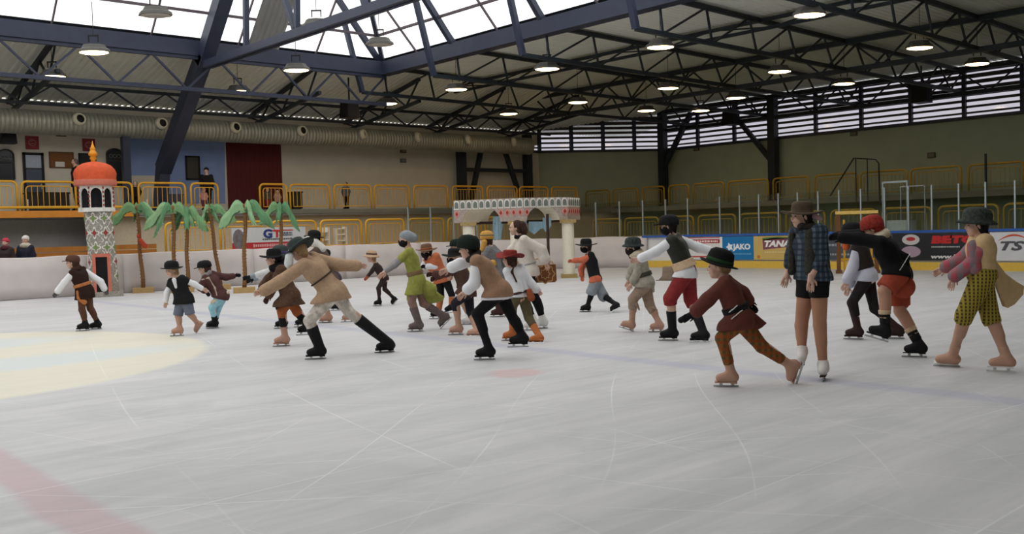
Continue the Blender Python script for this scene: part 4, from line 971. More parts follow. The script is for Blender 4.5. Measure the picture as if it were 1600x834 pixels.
# ------------------------------------------------------------------ figures: smooth implicit surfaces
class Field:
    """smooth union of tapered limbs and ellipsoids, meshed as one continuous skin"""
    def __init__(s, k=.03): s.p = []; s.k = k; s.cuts = []; s.sub = []
    def cone(s, a, b, ra, rb=None, k=None): s.p.append(('c', np.array(a, float), np.array(b, float), ra, ra if rb is None else rb, k or s.k)); return s
    def ell(s, c, axes, radii, k=None): s.p.append(('e', np.array(c, float), np.array(axes, float), np.array(radii, float), None, k or s.k)); return s
    def cut(s, c, n):
        n = np.array(n, float); s.cuts.append((np.array(c, float), n/np.linalg.norm(n))); return s
    def bounds(s):
        lo, hi = np.full(3, 1e9), np.full(3, -1e9)
        for q in s.p:
            if q[0] == 'c':
                r = max(q[3], q[4]); lo = np.minimum(lo, np.minimum(q[1], q[2])-r); hi = np.maximum(hi, np.maximum(q[1], q[2])+r)
            else: r = q[3].max(); lo = np.minimum(lo, q[1]-r); hi = np.maximum(hi, q[1]+r)
        for f in s.sub: l, h = f.bounds(); lo = np.minimum(lo, l); hi = np.maximum(hi, h)
        return lo, hi
    def eval(s, org, h, shape):
        V = np.full(shape, .3, np.float32)
        for q in s.p:
            if q[0] == 'c':
                r = max(q[3], q[4]); lo = np.minimum(q[1], q[2])-r-.07; hi = np.maximum(q[1], q[2])+r+.07
            else: r = q[3].max(); lo = q[1]-r-.07; hi = q[1]+r+.07
            i0 = np.maximum(0, np.floor((lo-org)/h).astype(int)); i1 = np.minimum(shape, np.ceil((hi-org)/h).astype(int)+1)
            if (i1 <= i0).any(): continue
            ax = [(org[d]+h*np.arange(i0[d], i1[d])).astype(np.float32) for d in range(3)]
            X = ax[0][:, None, None]; Y = ax[1][None, :, None]; Z = ax[2][None, None, :]
            if q[0] == 'c':
                a, b = q[1], q[2]; d = b-a; L2 = max(1e-9, float(d@d))
                t = np.clip(((X-a[0])*d[0]+(Y-a[1])*d[1]+(Z-a[2])*d[2])/L2, 0, 1)
                D = np.sqrt((X-a[0]-t*d[0])**2+(Y-a[1]-t*d[1])**2+(Z-a[2]-t*d[2])**2)-(q[3]+(q[4]-q[3])*t)
            else:
                c, A, R = q[1], q[2], q[3]; k0 = 0; k1 = 0
                for j in range(3):
                    l = (X-c[0])*A[j][0]+(Y-c[1])*A[j][1]+(Z-c[2])*A[j][2]
                    k0 = k0+(l/R[j])**2; k1 = k1+(l/R[j]**2)**2
                k0 = np.sqrt(k0); k1 = np.sqrt(k1)+1e-6; D = k0*(k0-1)/k1
            sl = tuple(slice(i0[d], i1[d]) for d in range(3)); B = V[sl]; k = q[5]
            g = np.clip(.5+.5*(B-D)/k, 0, 1); V[sl] = B*(1-g)+D*g-k*g*(1-g)
        for f in s.sub: V = np.minimum(V, f.eval(org, h, shape))
        if s.cuts:
            ax = [(org[d]+h*np.arange(shape[d])).astype(np.float32) for d in range(3)]
            for c, n in s.cuts:
                V = np.maximum(V, (ax[0]-c[0])[:, None, None]*n[0]+(ax[1]-c[1])[None, :, None]*n[1]+(ax[2]-c[2])[None, None, :]*n[2])
        return V
    def mesh(s, h):
        lo, hi = s.bounds(); org = lo-2.5*h; shape = tuple(np.ceil((hi-lo)/h).astype(int)+6)
        return surface_net(s.eval(org, h, shape), org, h)
def surface_net(V, org, h):
    S = V < 0; n = np.array(V.shape)-1
    cnt = np.zeros(n, np.int8); off = [(i, j, k) for i in (0, 1) for j in (0, 1) for k in (0, 1)]
    for i, j, k in off: cnt += S[i:n[0]+i, j:n[1]+j, k:n[2]+k]
    act = (cnt > 0) & (cnt < 8); I = np.argwhere(act)
    if len(I) == 0: return np.zeros((0, 3)), np.zeros((0, 4), int)
    idx = np.full(n, -1, np.int32); idx[act] = np.arange(len(I))
    val = {o: V[I[:, 0]+o[0], I[:, 1]+o[1], I[:, 2]+o[2]] for o in off}
    P = np.zeros((len(I), 3)); C = np.zeros(len(I))
    for o in off:
        for d in range(3):
            if o[d]: continue
            o2 = list(o); o2[d] = 1; a = val[o]; b = val[tuple(o2)]; m = (a < 0) != (b < 0)
            t = np.where(m, a/np.where(m, a-b, 1), 0)
            p = np.tile(np.array(o, float), (len(I), 1)); p[:, d] += t
            P += p*m[:, None]; C += m
    P = (P/C[:, None]+I)*h+org
    F = []
    for d in range(3):
        e = [(1, 2), (2, 0), (0, 1)][d]
        a = [slice(None)]*3; b = [slice(None)]*3; a[d] = slice(0, -1); b[d] = slice(1, None)
        A = S[tuple(a)]; B = S[tuple(b)]; E = np.argwhere(A != B)
        E = E[(E[:, e[0]] > 0) & (E[:, e[1]] > 0) & (E[:, e[0]] < n[e[0]]) & (E[:, e[1]] < n[e[1]])]
        if not len(E): continue
        q = []
        for u, v in ((1, 1), (0, 1), (0, 0), (1, 0)):
            c = E.copy(); c[:, e[0]] -= u; c[:, e[1]] -= v; q.append(idx[c[:, 0], c[:, 1], c[:, 2]])
        Q = np.stack(q, 1); fl = ~A[E[:, 0], E[:, 1], E[:, 2]]; Q[fl] = Q[fl][:, ::-1]; F.append(Q)
    return P, np.concatenate(F)
def np_mesh(name, parts):
    vs, fs, o = [], [], 0
    for v, f in parts: vs.append(v); fs.append(f+o); o += len(v)
    V = np.concatenate(vs); F = np.concatenate(fs).astype(np.int32)
    me = bpy.data.meshes.new(name); me.vertices.add(len(V)); me.vertices.foreach_set('co', V.astype(np.float32).ravel())
    me.loops.add(F.size); me.loops.foreach_set('vertex_index', F.ravel())
    me.polygons.add(len(F)); me.polygons.foreach_set('loop_start', np.arange(0, F.size, 4, dtype=np.int32))
    me.polygons.foreach_set('use_smooth', np.ones(len(F), bool)); me.update(calc_edges=True); me.validate()
    return me
nrm = lambda v: np.array(v, float)/max(1e-9, np.linalg.norm(v))
SKIN = mat('pale_skin', (208, 168, 148), .55, .05, 8, .02); LIPS = mat('lips', (170, 92, 88), .5, 0); EYEM = mat('eye_dark', (46, 36, 32), .3, 0)
BLADE = mat('skate_blade', (186, 188, 190), .25, .05, metal=.85); BLADEW = mat('white_blade_mount', (210, 208, 204), .4, .03)

HATS = {  # profile radius, height in head units; brim wobble
 'bowler': ([(.66, -.03), (.72, -.01), (.66, .03), (.45, .02), (.46, .2), (.41, .38), (.24, .49), (.04, .51)], .05),
 'fedora': ([(.64, -.06), (.7, -.04), (.64, 0), (.47, .03), (.465, .25), (.42, .44), (.28, .55), (.04, .58)], .06),
 'wide': ([(.84, -.04), (.9, -.01), (.84, .03), (.46, .02), (.455, .24), (.41, .43), (.28, .51), (.04, .5)], .07),
 'bucket': ([(.72, -.2), (.76, -.17), (.7, -.12), (.47, .04), (.46, .2), (.4, .36), (.25, .43), (.04, .44)], .05),
 'cloche': ([(.62, -.16), (.66, -.12), (.6, -.06), (.48, .03), (.48, .2), (.42, .36), (.26, .45), (.04, .47)], .04),
 'cowboy': ([(.86, .06), (.9, .1), (.84, .12), (.47, .02), (.45, .22), (.42, .4), (.3, .44), (.04, .36)], .16),
 'cap': ([(.47, -.08), (.49, -.02), (.48, .12), (.44, .28), (.3, .4), (.04, .44)], 0),
 'knit': ([(.46, -.16), (.49, -.1), (.49, .08), (.45, .26), (.32, .42), (.05, .48)], 0),
}
def person(label, H, yaw, g, head, neck, pelvis, L, R, LL, RL, wear, hy=None, hpitch=0., skates=True, blade=BLADE, skin=SKIN, z0=0., place=None, group=None, handL=None, handR=None, size=1.0, eyes=True):
    """joints are surveyed in the photograph and set at the depth of the skate on the ice; L/R = elbow, wrist; LL/RL = knee, heel, toe"""
    G = np.array(place if place is not None else ground(*g)); D = math.hypot(G[0], G[1])
    t = thing('person', label, 'person', (G[0], G[1], z0), face_cam(G), group)
    def at(p, dd=0.):
        q = local_at(G, p[0], p[1], dd+(p[2] if len(p) > 2 else 0)); q[2] -= z0; return q
    vox = min(.02, max(.0115, .00105*D))
    ya = math.radians(yaw); F = np.array([-math.cos(ya), -math.sin(ya), 0]); S = np.array([math.sin(ya), -math.cos(ya), 0])
    P = at(pelvis); N = at(neck); A = nrm(N-P); S = nrm(S-A*(S@A)); F = np.cross(A, S)*-1
    if F@np.array([-math.cos(ya), -math.sin(ya), 0]) < 0: F = -F
    sh = {1: N-A*.035*H+S*.1*H, -1: N-A*.035*H-S*.1*H}; hip = {1: P+S*.05*H, -1: P-S*.05*H}
    J = {}
    for sd, arm, leg in ((1, L, LL), (-1, R, RL)):
        e = at(arm[0], sh[sd][1]*.9); w = at(arm[1], e[1])
        k = at(leg[0], hip[sd][1]); heel = at(leg[1], k[1]*.9); toe = at(leg[2], heel[1])
        if skates and min(heel[2], toe[2]) < .09:          # this blade stands on the ice
            gq = ground((leg[1][0]+leg[2][0])/2, max(leg[1][1], leg[2][1])); d2 = (gq[0]*G[0]+gq[1]*G[1])/D-D
            d2 = max(-.32, min(.32, d2)); tz = leg[2][2] if len(leg[2]) > 2 else 0
            heel = at(leg[1], d2); toe = at(leg[2], d2); dz = min(heel[2], toe[2]); heel = heel-[0, 0, dz]; toe = toe-[0, 0, dz]
            if abs(heel[2]-toe[2]) < .06: heel[2] = toe[2] = 0
        J[sd] = dict(s=sh[sd], e=e, w=w, h=hip[sd], k=k, heel=heel, toe=toe)
        fd = nrm(toe-heel); fl = max(.15*H, min(.19*H, np.linalg.norm(toe-heel)*.92)); mid = (heel+toe)/2
        up = k-heel; up = nrm(up-fd*(up@fd)); bl = .05 if skates else 0
        hs = mid-fd*fl*.5+up*bl; ts = mid+fd*fl*.5+up*bl
        J[sd].update(fd=fd, up=up, hs=hs, ts=ts, fl=fl, a=hs+fd*fl*.24+up*.075*H/1.4*1.0)
    # head frame
    hyr = math.radians(yaw if hy is None else hy); hf = np.array([-math.cos(hyr), -math.sin(hyr), 0]); pr = math.radians(hpitch)
    hf = nrm(hf*math.cos(pr)+np.array([0, 0, math.sin(pr)])); hl = nrm(np.cross([0, 0, 1.], hf)); hu = np.cross(hf, hl)
    hh = (.165+.037*H)*size; Hc = at(head); ax = np.array([hf, hl, hu]); HP = lambda a, b, c: Hc+(hf*a+hl*b+hu*c)*hh
    def torso(f, i=0., low=True):
        C = P+(N-P)*.66; W = P+(N-P)*.3
        for sd in (1, -1):
            f.cone(P+S*sd*.045*H, W+S*sd*.035*H, .058*H+i, .052*H+i); f.cone(W+S*sd*.035*H, C+S*sd*.05*H, .052*H+i, .06*H+i)
            f.cone(C+S*sd*.05*H, sh[sd], .056*H+i, .036*H+i)
            f.cone(P+S*sd*.04*H-F*.018*H, P+S*sd*.04*H-F*.018*H-A*.02*H, .056*H+i)
        f.cone(P, C, .058*H+i, .064*H+i); f.cone(C, N-A*(.01*H+i*.9), .055*H+i, .034*H+i*.6)
        return f
    def arm(f, sd, i=0., to=2.0, bag=0.):
        j = J[sd]; e, w, s_ = j['e'], j['w'], j['s']
        f.cone(s_, e if to >= 1 else s_+(e-s_)*to, .033*H+i, .026*H+i+bag*.5)
        if to > 1: q = e+(w-e)*(to-1); f.cone(e, q, .026*H+i+bag*.5, .0185*H+i+bag)
        return f
    def leg(f, sd, i=0., to=2.0, i2=None, calf=True):
        j = J[sd]; h_, k, a = j['h'], j['k'], j['a']; i2 = i if i2 is None else i2
        q = k if to >= 1 else h_+(k-h_)*to
        kk = min(1, to)
        f.cone(h_-A*.01*H, q, .055*H+i, .055*H+(.036*H-.055*H)*kk+i+(i2-i)*kk)
        if to > 1:
            q = k+(a-k)*(to-1); f.cone(k, q, .036*H+i2, .036*H+(.024*H-.036*H)*(to-1)+i2)
            if calf and to > 1.5: c0 = k+(a-k)*.12; c1 = k+(a-k)*.45; b_ = nrm(np.cross(np.cross(a-k, j['fd']), a-k)); f.cone(c0-b_*.012*H, c1-b_*.01*H, .033*H+i2, .03*H+i2)
        return f
    # body skin
    f = Field(.025); torso(f)
    for sd in (1, -1):
        arm(f, sd); leg(f, sd); j = J[sd]
        f.cone(j['a'], j['hs']+j['up']*.04+j['fd']*.04, .022*H, .018*H); f.cone(j['hs']+j['up']*.035+j['fd']*.045, j['ts']-j['fd']*.055+j['up']*.03, .017*H, .015*H)
    f.cone(N-A*.02*H, HP(-.08, 0, -.22), .036*H, .034*H)
    parts = [f.mesh(vox*1.15)]
    f = Field(.02*hh/.21)
    f.ell(HP(-.06, 0, .1), ax, np.array([.43, .355, .4])*hh); f.ell(HP(.09, 0, -.2), ax, np.array([.28, .25, .3])*hh)
    f.cone(HP(.24, 0, -.38), HP(.2, 0, -.34), .1*hh, .1*hh); f.cone(HP(.34, 0, .08), HP(.44, 0, -.1), .035*hh, .06*hh, .012)
    f.cone(HP(.33, .17, .1), HP(.33, -.17, .1), .05*hh); f.cone(HP(.3, .16, -.12), HP(.22, .2, -.16), .1*hh); f.cone(HP(.3, -.16, -.12), HP(.22, -.2, -.16), .1*hh)
    f.cone(HP(.33, .05, -.25), HP(.33, -.05, -.25), .055*hh, None, .012)
    for sd in (1, -1): f.ell(HP(-.04, .36*sd, -.03), ax, np.array([.09, .035, .14])*hh, .01)
    f.cone(HP(-.08, 0, -.2), N, .17*hh, .036*H)
    parts.append(f.mesh(max(.007, vox*.62)))
    hands = {}
    for sd, hd in ((1, handL), (-1, handR)):
        j = J[sd]; d = nrm(j['w']-j['e']); 
        if hd is not None: d = nrm(at(hd, j['w'][1])-j['w'])
        sd_ = nrm(np.cross(d, [0, 1, .3]))*1.0; pn = np.cross(d, sd_); s_ = .098*H/.16; gp_ = .0045 if any(x_[0] == 'gloves' for x_ in wear) else 0.
        f = Field(.008); w = j['w']; pl = .072*s_*1.1
        f.cone(w-d*.02, w+d*.02, .0185*H); f.cone(w+d*.01+sd_*.012*s_, w+d*pl+sd_*.022*s_, .016*s_); f.cone(w+d*.01-sd_*.012*s_, w+d*pl-sd_*.022*s_, .015*s_)
        for q, (o_, ln) in enumerate(((.03, .062), (.011, .072), (-.009, .067), (-.028, .052))):
            b0 = w+d*pl+sd_*o_*s_; b1 = b0+(d*.9+pn*.25)*ln*.5*s_; b2 = b1+(d*.7+pn*.6)*ln*.5*s_
            f.cone(b0, b1, .0085*s_+gp_, .008*s_+gp_, .004); f.cone(b1, b2, .008*s_+gp_, .0065*s_+gp_, .004)
        b0 = w+d*.02+sd_*.025*s_; b1 = b0+(d*.6+sd_*.7+pn*.2)*.035*s_; b2 = b1+(d*.9+sd_*.2+pn*.2)*.03*s_
        f.cone(b0, b1, .011*s_, .009*s_, .006); f.cone(b1, b2, .009*s_, .007*s_, .004)
        hands[sd] = f.mesh(max(.0052, vox*.4))
    gl = [w_ for w_ in wear if w_[0] == 'gloves']
    if not gl: parts += [hands[1], hands[-1]]
    obj('body', np_mesh('body', parts), skin, t)
    if gl:
        for sd in (1, -1): obj('glove', np_mesh('glove', [hands[sd]]), gl[0][1], t)
    for sd in (1, -1):
        if not eyes: break
        f = Field(.004); f.ell(HP(.365, .15*sd, .02), ax, np.array([.04, .06, .035])*hh); obj('eye', np_mesh('eye', [f.mesh(.0035)]), EYEM, t)
    if eyes: f = Field(.004); f.ell(HP(.375, 0, -.25), ax, np.array([.03, .1, .03])*hh); obj('mouth', np_mesh('mouth', [f.mesh(.0035)]), LIPS, t)
    if skates:
        for sd in (1, -1):
            j = J[sd]; fd, up = j['fd'], j['up']; b0 = j['hs']-up*.05-fd*.012; b1 = j['ts']-up*.05+fd*.012; tv = nrm(np.cross(fd, up))
            b = MB(); V3 = lambda p: tuple(p)
            b.beam(V3(b0+up*.009), V3(b1+up*.009), .006, .018, V3(up))
            bo = obj('blade', b, blade, t)
            for fr_ in (.2, .72): p_ = j['hs']+fd*j['fl']*fr_; obj('blade_mount', MB().beam(V3(p_-up*.035), V3(p_+up*.012), .03, .012, V3(tv)), blade, bo)
    for w_ in wear:
        kind, m = w_[0], w_[1]
        if kind == 'top':      # mat, sleeve 0..2, hem fraction of thigh, flare, looseness, cuff bag
            _, m, sl, q, fl, i, bag = w_[:7]
            ft = Field(.03); torso(ft, i)
            fa = Field(.03); fe = Field(.04)
            for sd in (1, -1):
                if sl > 0: arm(fa, sd, i*.9, sl, bag)
                if q > 0: j = J[sd]; ft.cone(j['h'], j['h']+(j['k']-j['h'])*(q+.12), .062*H+i, (.058*H+i)*fl, .05)
            if q > 0:
                Mp = sum(J[sd]['h']+(J[sd]['k']-J[sd]['h'])*q for sd in (1, -1))/2; dn = nrm(sum(nrm(J[sd]['k']-J[sd]['h']) for sd in (1, -1))-A*.6)
                ft.cut(Mp, dn)
            else: ft.cut(P-A*(.03+q*.1)*H, -A)
            for e_ in (w_[7] if len(w_) > 7 else []):
                dd = e_[6] if len(e_) > 6 else 0; fe.cone(at(e_[0:2], dd), at(e_[3:5], dd), e_[2], e_[5])
            f = Field(.03); f.sub = [x_ for x_ in (ft, fa, fe) if x_.p]
            obj(w_[8] if len(w_) > 8 else 'jacket', np_mesh('jacket', [f.mesh(vox)]), m, t)
        elif kind == 'sleeves':
            for sd in (1, -1):
                f = Field(.02); arm(f, sd, w_[3], w_[2], w_[4]); obj('sleeve', np_mesh('sleeve', [f.mesh(vox)]), m, t)
        elif kind == 'cuffs':
            for sd in (1, -1):
                j = J[sd]; d = j['w']-j['e']; f = Field(.02); f.cone(j['e']+d*w_[2], j['e']+d*1.02, .03*H, .03*H); f.cut(j['w'], d); f.cut(j['e']+d*(w_[2]+.02), -d); obj('cuff', np_mesh('cuff', [f.mesh(vox*.8)]), m, t)
        elif kind == 'pants':  # mat, to, loose hip, loose hem
            _, m, to, i, i2 = w_[:5]
            f = Field(.025)
            for sd in (1, -1):
                f2 = Field(.02); leg(f2, sd, i, to+.08, i2, i2 < .012); j = J[sd]
                f2.cone(P+S*sd*.045*H, P+S*sd*.03*H+A*.07*H, .06*H+i, .052*H+i); f2.cone(P, P-F*.01*H, .06*H+i)
                if to > 1: c = j['k']+(j['a']-j['k'])*(to-1); f2.cut(c, j['a']-j['k'])
                else: c = j['h']+(j['k']-j['h'])*to; f2.cut(c, j['k']-j['h'])
                f2.cut(P+A*.08*H, A); f.sub.append(f2)
            obj(w_[5] if len(w_) > 5 else 'trousers', np_mesh('trousers', [f.mesh(vox)]), m, t)
        elif kind == 'boots':  # mat, shaft fraction of shin, shaft looseness, [sides]
            _, m, sf, i = w_[:4]
            for sd in (w_[4] if len(w_) > 4 else (1, -1)):
                j = J[sd]; f = Field(.02); up, fd = j['up'], j['fd']; r = .03*H+.004
                f.cone(j['hs']+up*r*.95+fd*.03, j['ts']-fd*r*1.0+up*r*.85, r*1.0, r*.82); f.cone(j['hs']+fd*.036+up*r, j['a'], r*1.02, r*1.02)
                f.cone(j['a']+fd*.02, j['hs']+fd*j['fl']*.62+up*r, r*.92, r*.85)
                top = j['a']+(j['k']-j['a'])*(sf+.06); f.cone(j['a'], top, .028*H+i*.7, (.026+.01*min(1, sf*1.4))*H+i)
                f.cut(j['a']+(j['k']-j['a'])*sf, j['k']-j['a']); f.cut(j['hs']+up*.004, -up)
                bo = obj('boot', np_mesh('boot', [f.mesh(vox*.85)]), m, t)
                if skates:
                    b = MB(); tv = nrm(np.cross(fd, up))
                    for p0, p1, hgt in ((j['hs'], j['hs']+fd*j['fl']*.3, .028), (j['hs']+fd*j['fl']*.28, j['ts'], .012)): b.beam(tuple(p0), tuple(p1), .055, hgt, tuple(up))
                    obj('sole', b, w_[5] if len(w_) > 5 else m, bo)
        elif kind == 'warmer': # mat, from, to (fraction of shin from ankle), loose
            for sd in (w_[5] if len(w_) > 5 else (1, -1)):
                j = J[sd]; d = j['k']-j['a']; f = Field(.015); f.cone(j['a']+d*(w_[2]-.05), j['a']+d*(w_[3]+.05), .032*H+w_[4], .034*H+w_[4]); f.cut(j['a']+d*w_[2], -d); f.cut(j['a']+d*w_[3], d)
                obj('leg_warmer', np_mesh('leg_warmer', [f.mesh(vox*.8)]), m, t)
        elif kind == 'belt':   # mat, half height, looseness, position along spine
            f = Field(.03); torso(f, w_[3]+.012); c = P+(N-P)*w_[4]; f.cut(c+A*w_[2], A); f.cut(c-A*w_[2], -A); obj('belt', np_mesh('belt', [f.mesh(vox*.8)]), m, t)
        elif kind == 'cloth':  # mat, name, cones [(u,v,r,u,v,r,dd)]
            f = Field(.03)
            for e_ in w_[3]: dd = e_[6] if len(e_) > 6 else 0; f.cone(at(e_[0:2], dd), at(e_[3:5], dd), e_[2], e_[5])
            obj(w_[2], np_mesh(w_[2], [f.mesh(max(.009, vox*.8))]), m, t)
        elif kind == 'sheet':  # mat, name, outline [(u, v, dd)], thickness: a hanging length of cloth
            pts = [at(p[:2], p[2]) for p in w_[3]]; n_ = len(pts); c_ = sum(pts)/n_; fr, bk = [], []
            ring = [(c_, 0.)]+[(c_+(p-c_)*.55, .02) for p in pts]+[(p, 0.) for p in pts]
            off = np.array([0, w_[4], 0]); vs = [p+[0, -b_, 0] for p, b_ in ring]+[p+off+[0, b_, 0] for p, b_ in ring]; m_ = len(ring); fs = []
            for q_ in range(n_):
                r_ = (q_+1) % n_
                fs += [(0, 1+q_, 1+r_), (1+q_, 1+n_+q_, 1+n_+r_, 1+r_), (m_, m_+1+r_, m_+1+q_), (m_+1+q_, m_+1+r_, m_+1+n_+r_, m_+1+n_+q_), (1+n_+q_, m_+1+n_+q_, m_+1+n_+r_, 1+n_+r_)]
            obj(w_[2], MB().add(vs, fs), m, t, smooth=True)
        elif kind == 'hat':    # style, mat, tilt forward, band mat, offset
            _, _, m, tilt, band = w_[:5]; prof, wob = HATS[w_[1]]; sz = w_[5] if len(w_) > 5 else 1.06
            ca, sa = math.cos(tilt), math.sin(tilt); f1 = hf*ca-hu*sa; u1 = hu*ca+hf*sa; o0 = HP(-.05, 0, {'cloche': .24, 'bucket': .25, 'knit': .2}.get(w_[1], .16))
            def hm(x, y, z, a, i, s0=1.0):
                zz_ = z+(wob*math.cos(2*a+.6)*min(1, max(0, math.hypot(x, y)-.45)*3))
                return tuple(o0+(f1*x*1.06+hl*y*.92+u1*zz_)*hh*sz)
            ho = obj('hat', MB().lathe(prof, 28, hm), m, t, smooth=True)
            if band: obj('hat_band', MB().lathe([(.478, .03), (.49, .04), (.485, .16), (.462, .17)], 28, hm), band, ho, smooth=True)
            if w_[1] == 'cap': obj('visor', MB().prism([(.4+.36*math.cos(a), .4*math.sin(a)) for a in [math.pi*(k/12-.5) for k in range(13)]], lambda x, y, d: tuple(o0+(f1*x+hl*y+u1*(-.06+d/hh-.12*(x-.4)))*hh*sz), .012), m, ho)
        elif kind == 'hair':   # mat, length below head centre, back puff
            f = Field(.02); f.ell(HP(-.11, 0, .12), ax, np.array([.43, .39, .42])*hh); ln = w_[2]
            f.cone(HP(-.25, 0, .0), HP(-.32, 0, -ln), .28*hh, (.24 if ln < .5 else .15)*hh)
            for sd in (1, -1): f.cone(HP(-.12, .3*sd, .05), HP(-.16, .29*sd, -min(.4, ln)), .12*hh, .1*hh)
            f.cut(HP(.16, 0, 0), nrm(hf-hu*.75)); obj('hair', np_mesh('hair', [f.mesh(max(.008, vox*.6))]), m, t)
        elif kind == 'beanie':  # knitted hat slouching to the back
            f = Field(.03); f.ell(HP(-.06, 0, .17), ax, np.array([.49, .43, .45])*hh); f.cone(HP(-.2, 0, .22), HP(-.2-w_[2], 0, .1), .4*hh, .34*hh); f.cut(HP(.2, 0, .1), nrm(hf*.45-hu)); obj('knit_hat', np_mesh('knit_hat', [f.mesh(max(.008, vox*.6))]), m, t)
        elif kind == 'mask':
            f = Field(.015); f.ell(HP(.06, 0, -.2), ax, np.array([.42, .345, .37])*hh); f.cone(HP(.36, 0, -.1), HP(.26, 0, -.26), .13*hh, .19*hh); f.cut(HP(0, 0, -.03), hu); f.cut(HP(-.16, 0, 0), -hf)
            if len(w_) > 2 and w_[2]: f.cone(HP(.12, 0, -.35), HP(.14, 0, -.35-w_[2]), .2*hh, .1*hh)
            obj('face_mask' if not (len(w_) > 2 and w_[2]) else 'beard', np_mesh('mask', [f.mesh(max(.007, vox*.6))]), m, t)
        elif kind == 'scarf':
            f = Field(.02); f.cone(N+S*.05*H, N+F*.045*H+A*.01*H, .03*H+w_[2]); f.cone(N-S*.05*H, N+F*.045*H+A*.01*H, .03*H+w_[2]); f.cone(N+S*.05*H, N-F*.035*H+A*.015*H, .03*H+w_[2]); f.cone(N-S*.05*H, N-F*.035*H+A*.015*H, .03*H+w_[2]); obj(w_[3] if len(w_) > 3 else 'collar', np_mesh('collar', [f.mesh(vox*.8)]), m, t)
    return t

# ------------------------------------------------------------------ wardrobe
def C(n, rgb, sc=25, var=.12, r=.85, b=.25):
    g_ = sum(rgb)/3; return mat(n, tuple(c*.86+g_*.14 for c in rgb), r, var, sc, b, spec=.15)
BLK = C('black_cloth', (30, 29, 31)); DBR = C('dark_brown_cloth', (70, 44, 36)); BRN = C('brown_cloth', (96, 62, 46)); WSH = C('white_shirt_cloth', (228, 228, 232), 12, .04)
TANB = C('tan_boot_cover', (192, 146, 122), 10, .06, .7); TIGHT = C('tan_tights', (190, 144, 120), 8, .05, .6); BLKB = C('black_boot', (26, 25, 27), 10, .1, .6); RUST = C('rust_cloth', (168, 88, 44))
GRY = C('grey_cloth', (130, 134, 142)); OLV = C('olive_cloth', (98, 88, 58)); CREAM = C('cream_fleece', (212, 196, 168), 40, .1); HBR = C('brown_hair', (70, 48, 38), 30, .25); HBL = C('blond_hair', (160, 124, 82), 30, .2); HDK = C('dark_hair', (40, 32, 30), 30, .25)
GREENHAT = C('dark_green_felt', (28, 38, 33)); TEALHAT = C('teal_grey_felt', (60, 70, 68)); FLOOR_SK = None

person('skater in brown cap, dark tunic and orange sash beside the minaret', 1.36, -38, (131, 517), (113, 410), (120, 420), (132, 455),
       [(101, 441), (90, 455)], [(157, 440), (163, 451)], [(128, 484), (139, 516), (119, 517)], [(141, 482), (155, 512), (142, 514)],
       [('pants', BRN, 1.85, .012, .006), ('top', C('dark_tunic', (50, 30, 26)), 0, .42, 1.25, .022, 0, [], 'tunic'), ('sleeves', WSH, 1.97, .014, .018), ('belt', C('orange_sash', (186, 110, 58)), .03, .03, .3), ('cloth', C('orange_sash', (186, 110, 58)), 'sash_tail', [(122, 456, .035, 124, 466, .04, -.12), (124, 466, .04, 132, 472, .045, -.12)]), ('scarf', DBR, .004),
        ('boots', BLKB, .3, .008), ('gloves', C('grey_glove', (92, 84, 84))), ('hair', HBR, .3), ('hat', 'cap', C('brown_cap', (92, 58, 48)), -.05, None)], hy=-10)
person('small skater in black hat, black vest and grey knee shorts', 1.27, 42, (279, 525), (268, 422), (275, 434), (287, 467),
       [(304, 444), (316, 451)], [(261, 457), (259, 471)], [(297, 491), (318, 504), (307, 520)], [(278, 493), (284, 524), (269, 525)],
       [('pants', TIGHT, 1.95, .004, .003, 'tights'), ('pants', C('grey_blue_shorts', (106, 112, 130)), 1.0, .02, .03, 'shorts'), ('top', WSH, 1.9, 0, 1, .008, .012, [], 'shirt'), ('top', C('black_vest', (30, 32, 32)), .35, .3, 1.2, .026, .01, [], 'vest'), ('cloth', WSH, 'shirt_front', [(272, 437, .035, 275, 449, .02, -.16)]), ('cuffs', BLK, .72), ('boots', TANB, .3, .006), ('hair', HBL, .3), ('hat', 'bowler', BLK, -.1, None, 1.16)], hy=35, hpitch=-8)
person('bent skater in brown fur-hemmed jacket and pale blue trousers', 1.3, -32, (336, 513), (319, 419), (324, 428), (345, 463),
       [(313, 449), (320, 455)], [(353, 433), (366, 431)], [(331, 480), (342, 512), (322, 513)], [(341, 481), (338, 509), (324, 510)],
       [('pants', C('pale_blue_trousers', (152, 208, 224)), 1.7, .016, .012), ('top', C('maroon_brown_jacket', (88, 54, 52)), 1.85, .22, 1.15, .022, .01), ('cloth', CREAM, 'fur_hem', [(332, 472, .035, 343, 466, .04, -.1), (343, 466, .04, 354, 458, .04, 0), (354, 458, .035, 356, 455, .03, .05)]), ('cloth', C('cream_stripe', (190, 168, 150)), 'jacket_stripe', [(315, 437, .014, 326, 434, .014, -.17), (326, 434, .014, 336, 450, .014, -.15), (336, 450, .014, 339, 462, .014, -.15)]),
        ('cuffs', CREAM, .86), ('scarf', C('grey_collar', (150, 140, 138)), .008), ('boots', BLKB, .42, .014), ('gloves', BLK), ('hair', HBR, .3), ('hat', 'cap', BLK, 0, None, 1.12)], hy=-8, hpitch=-6)
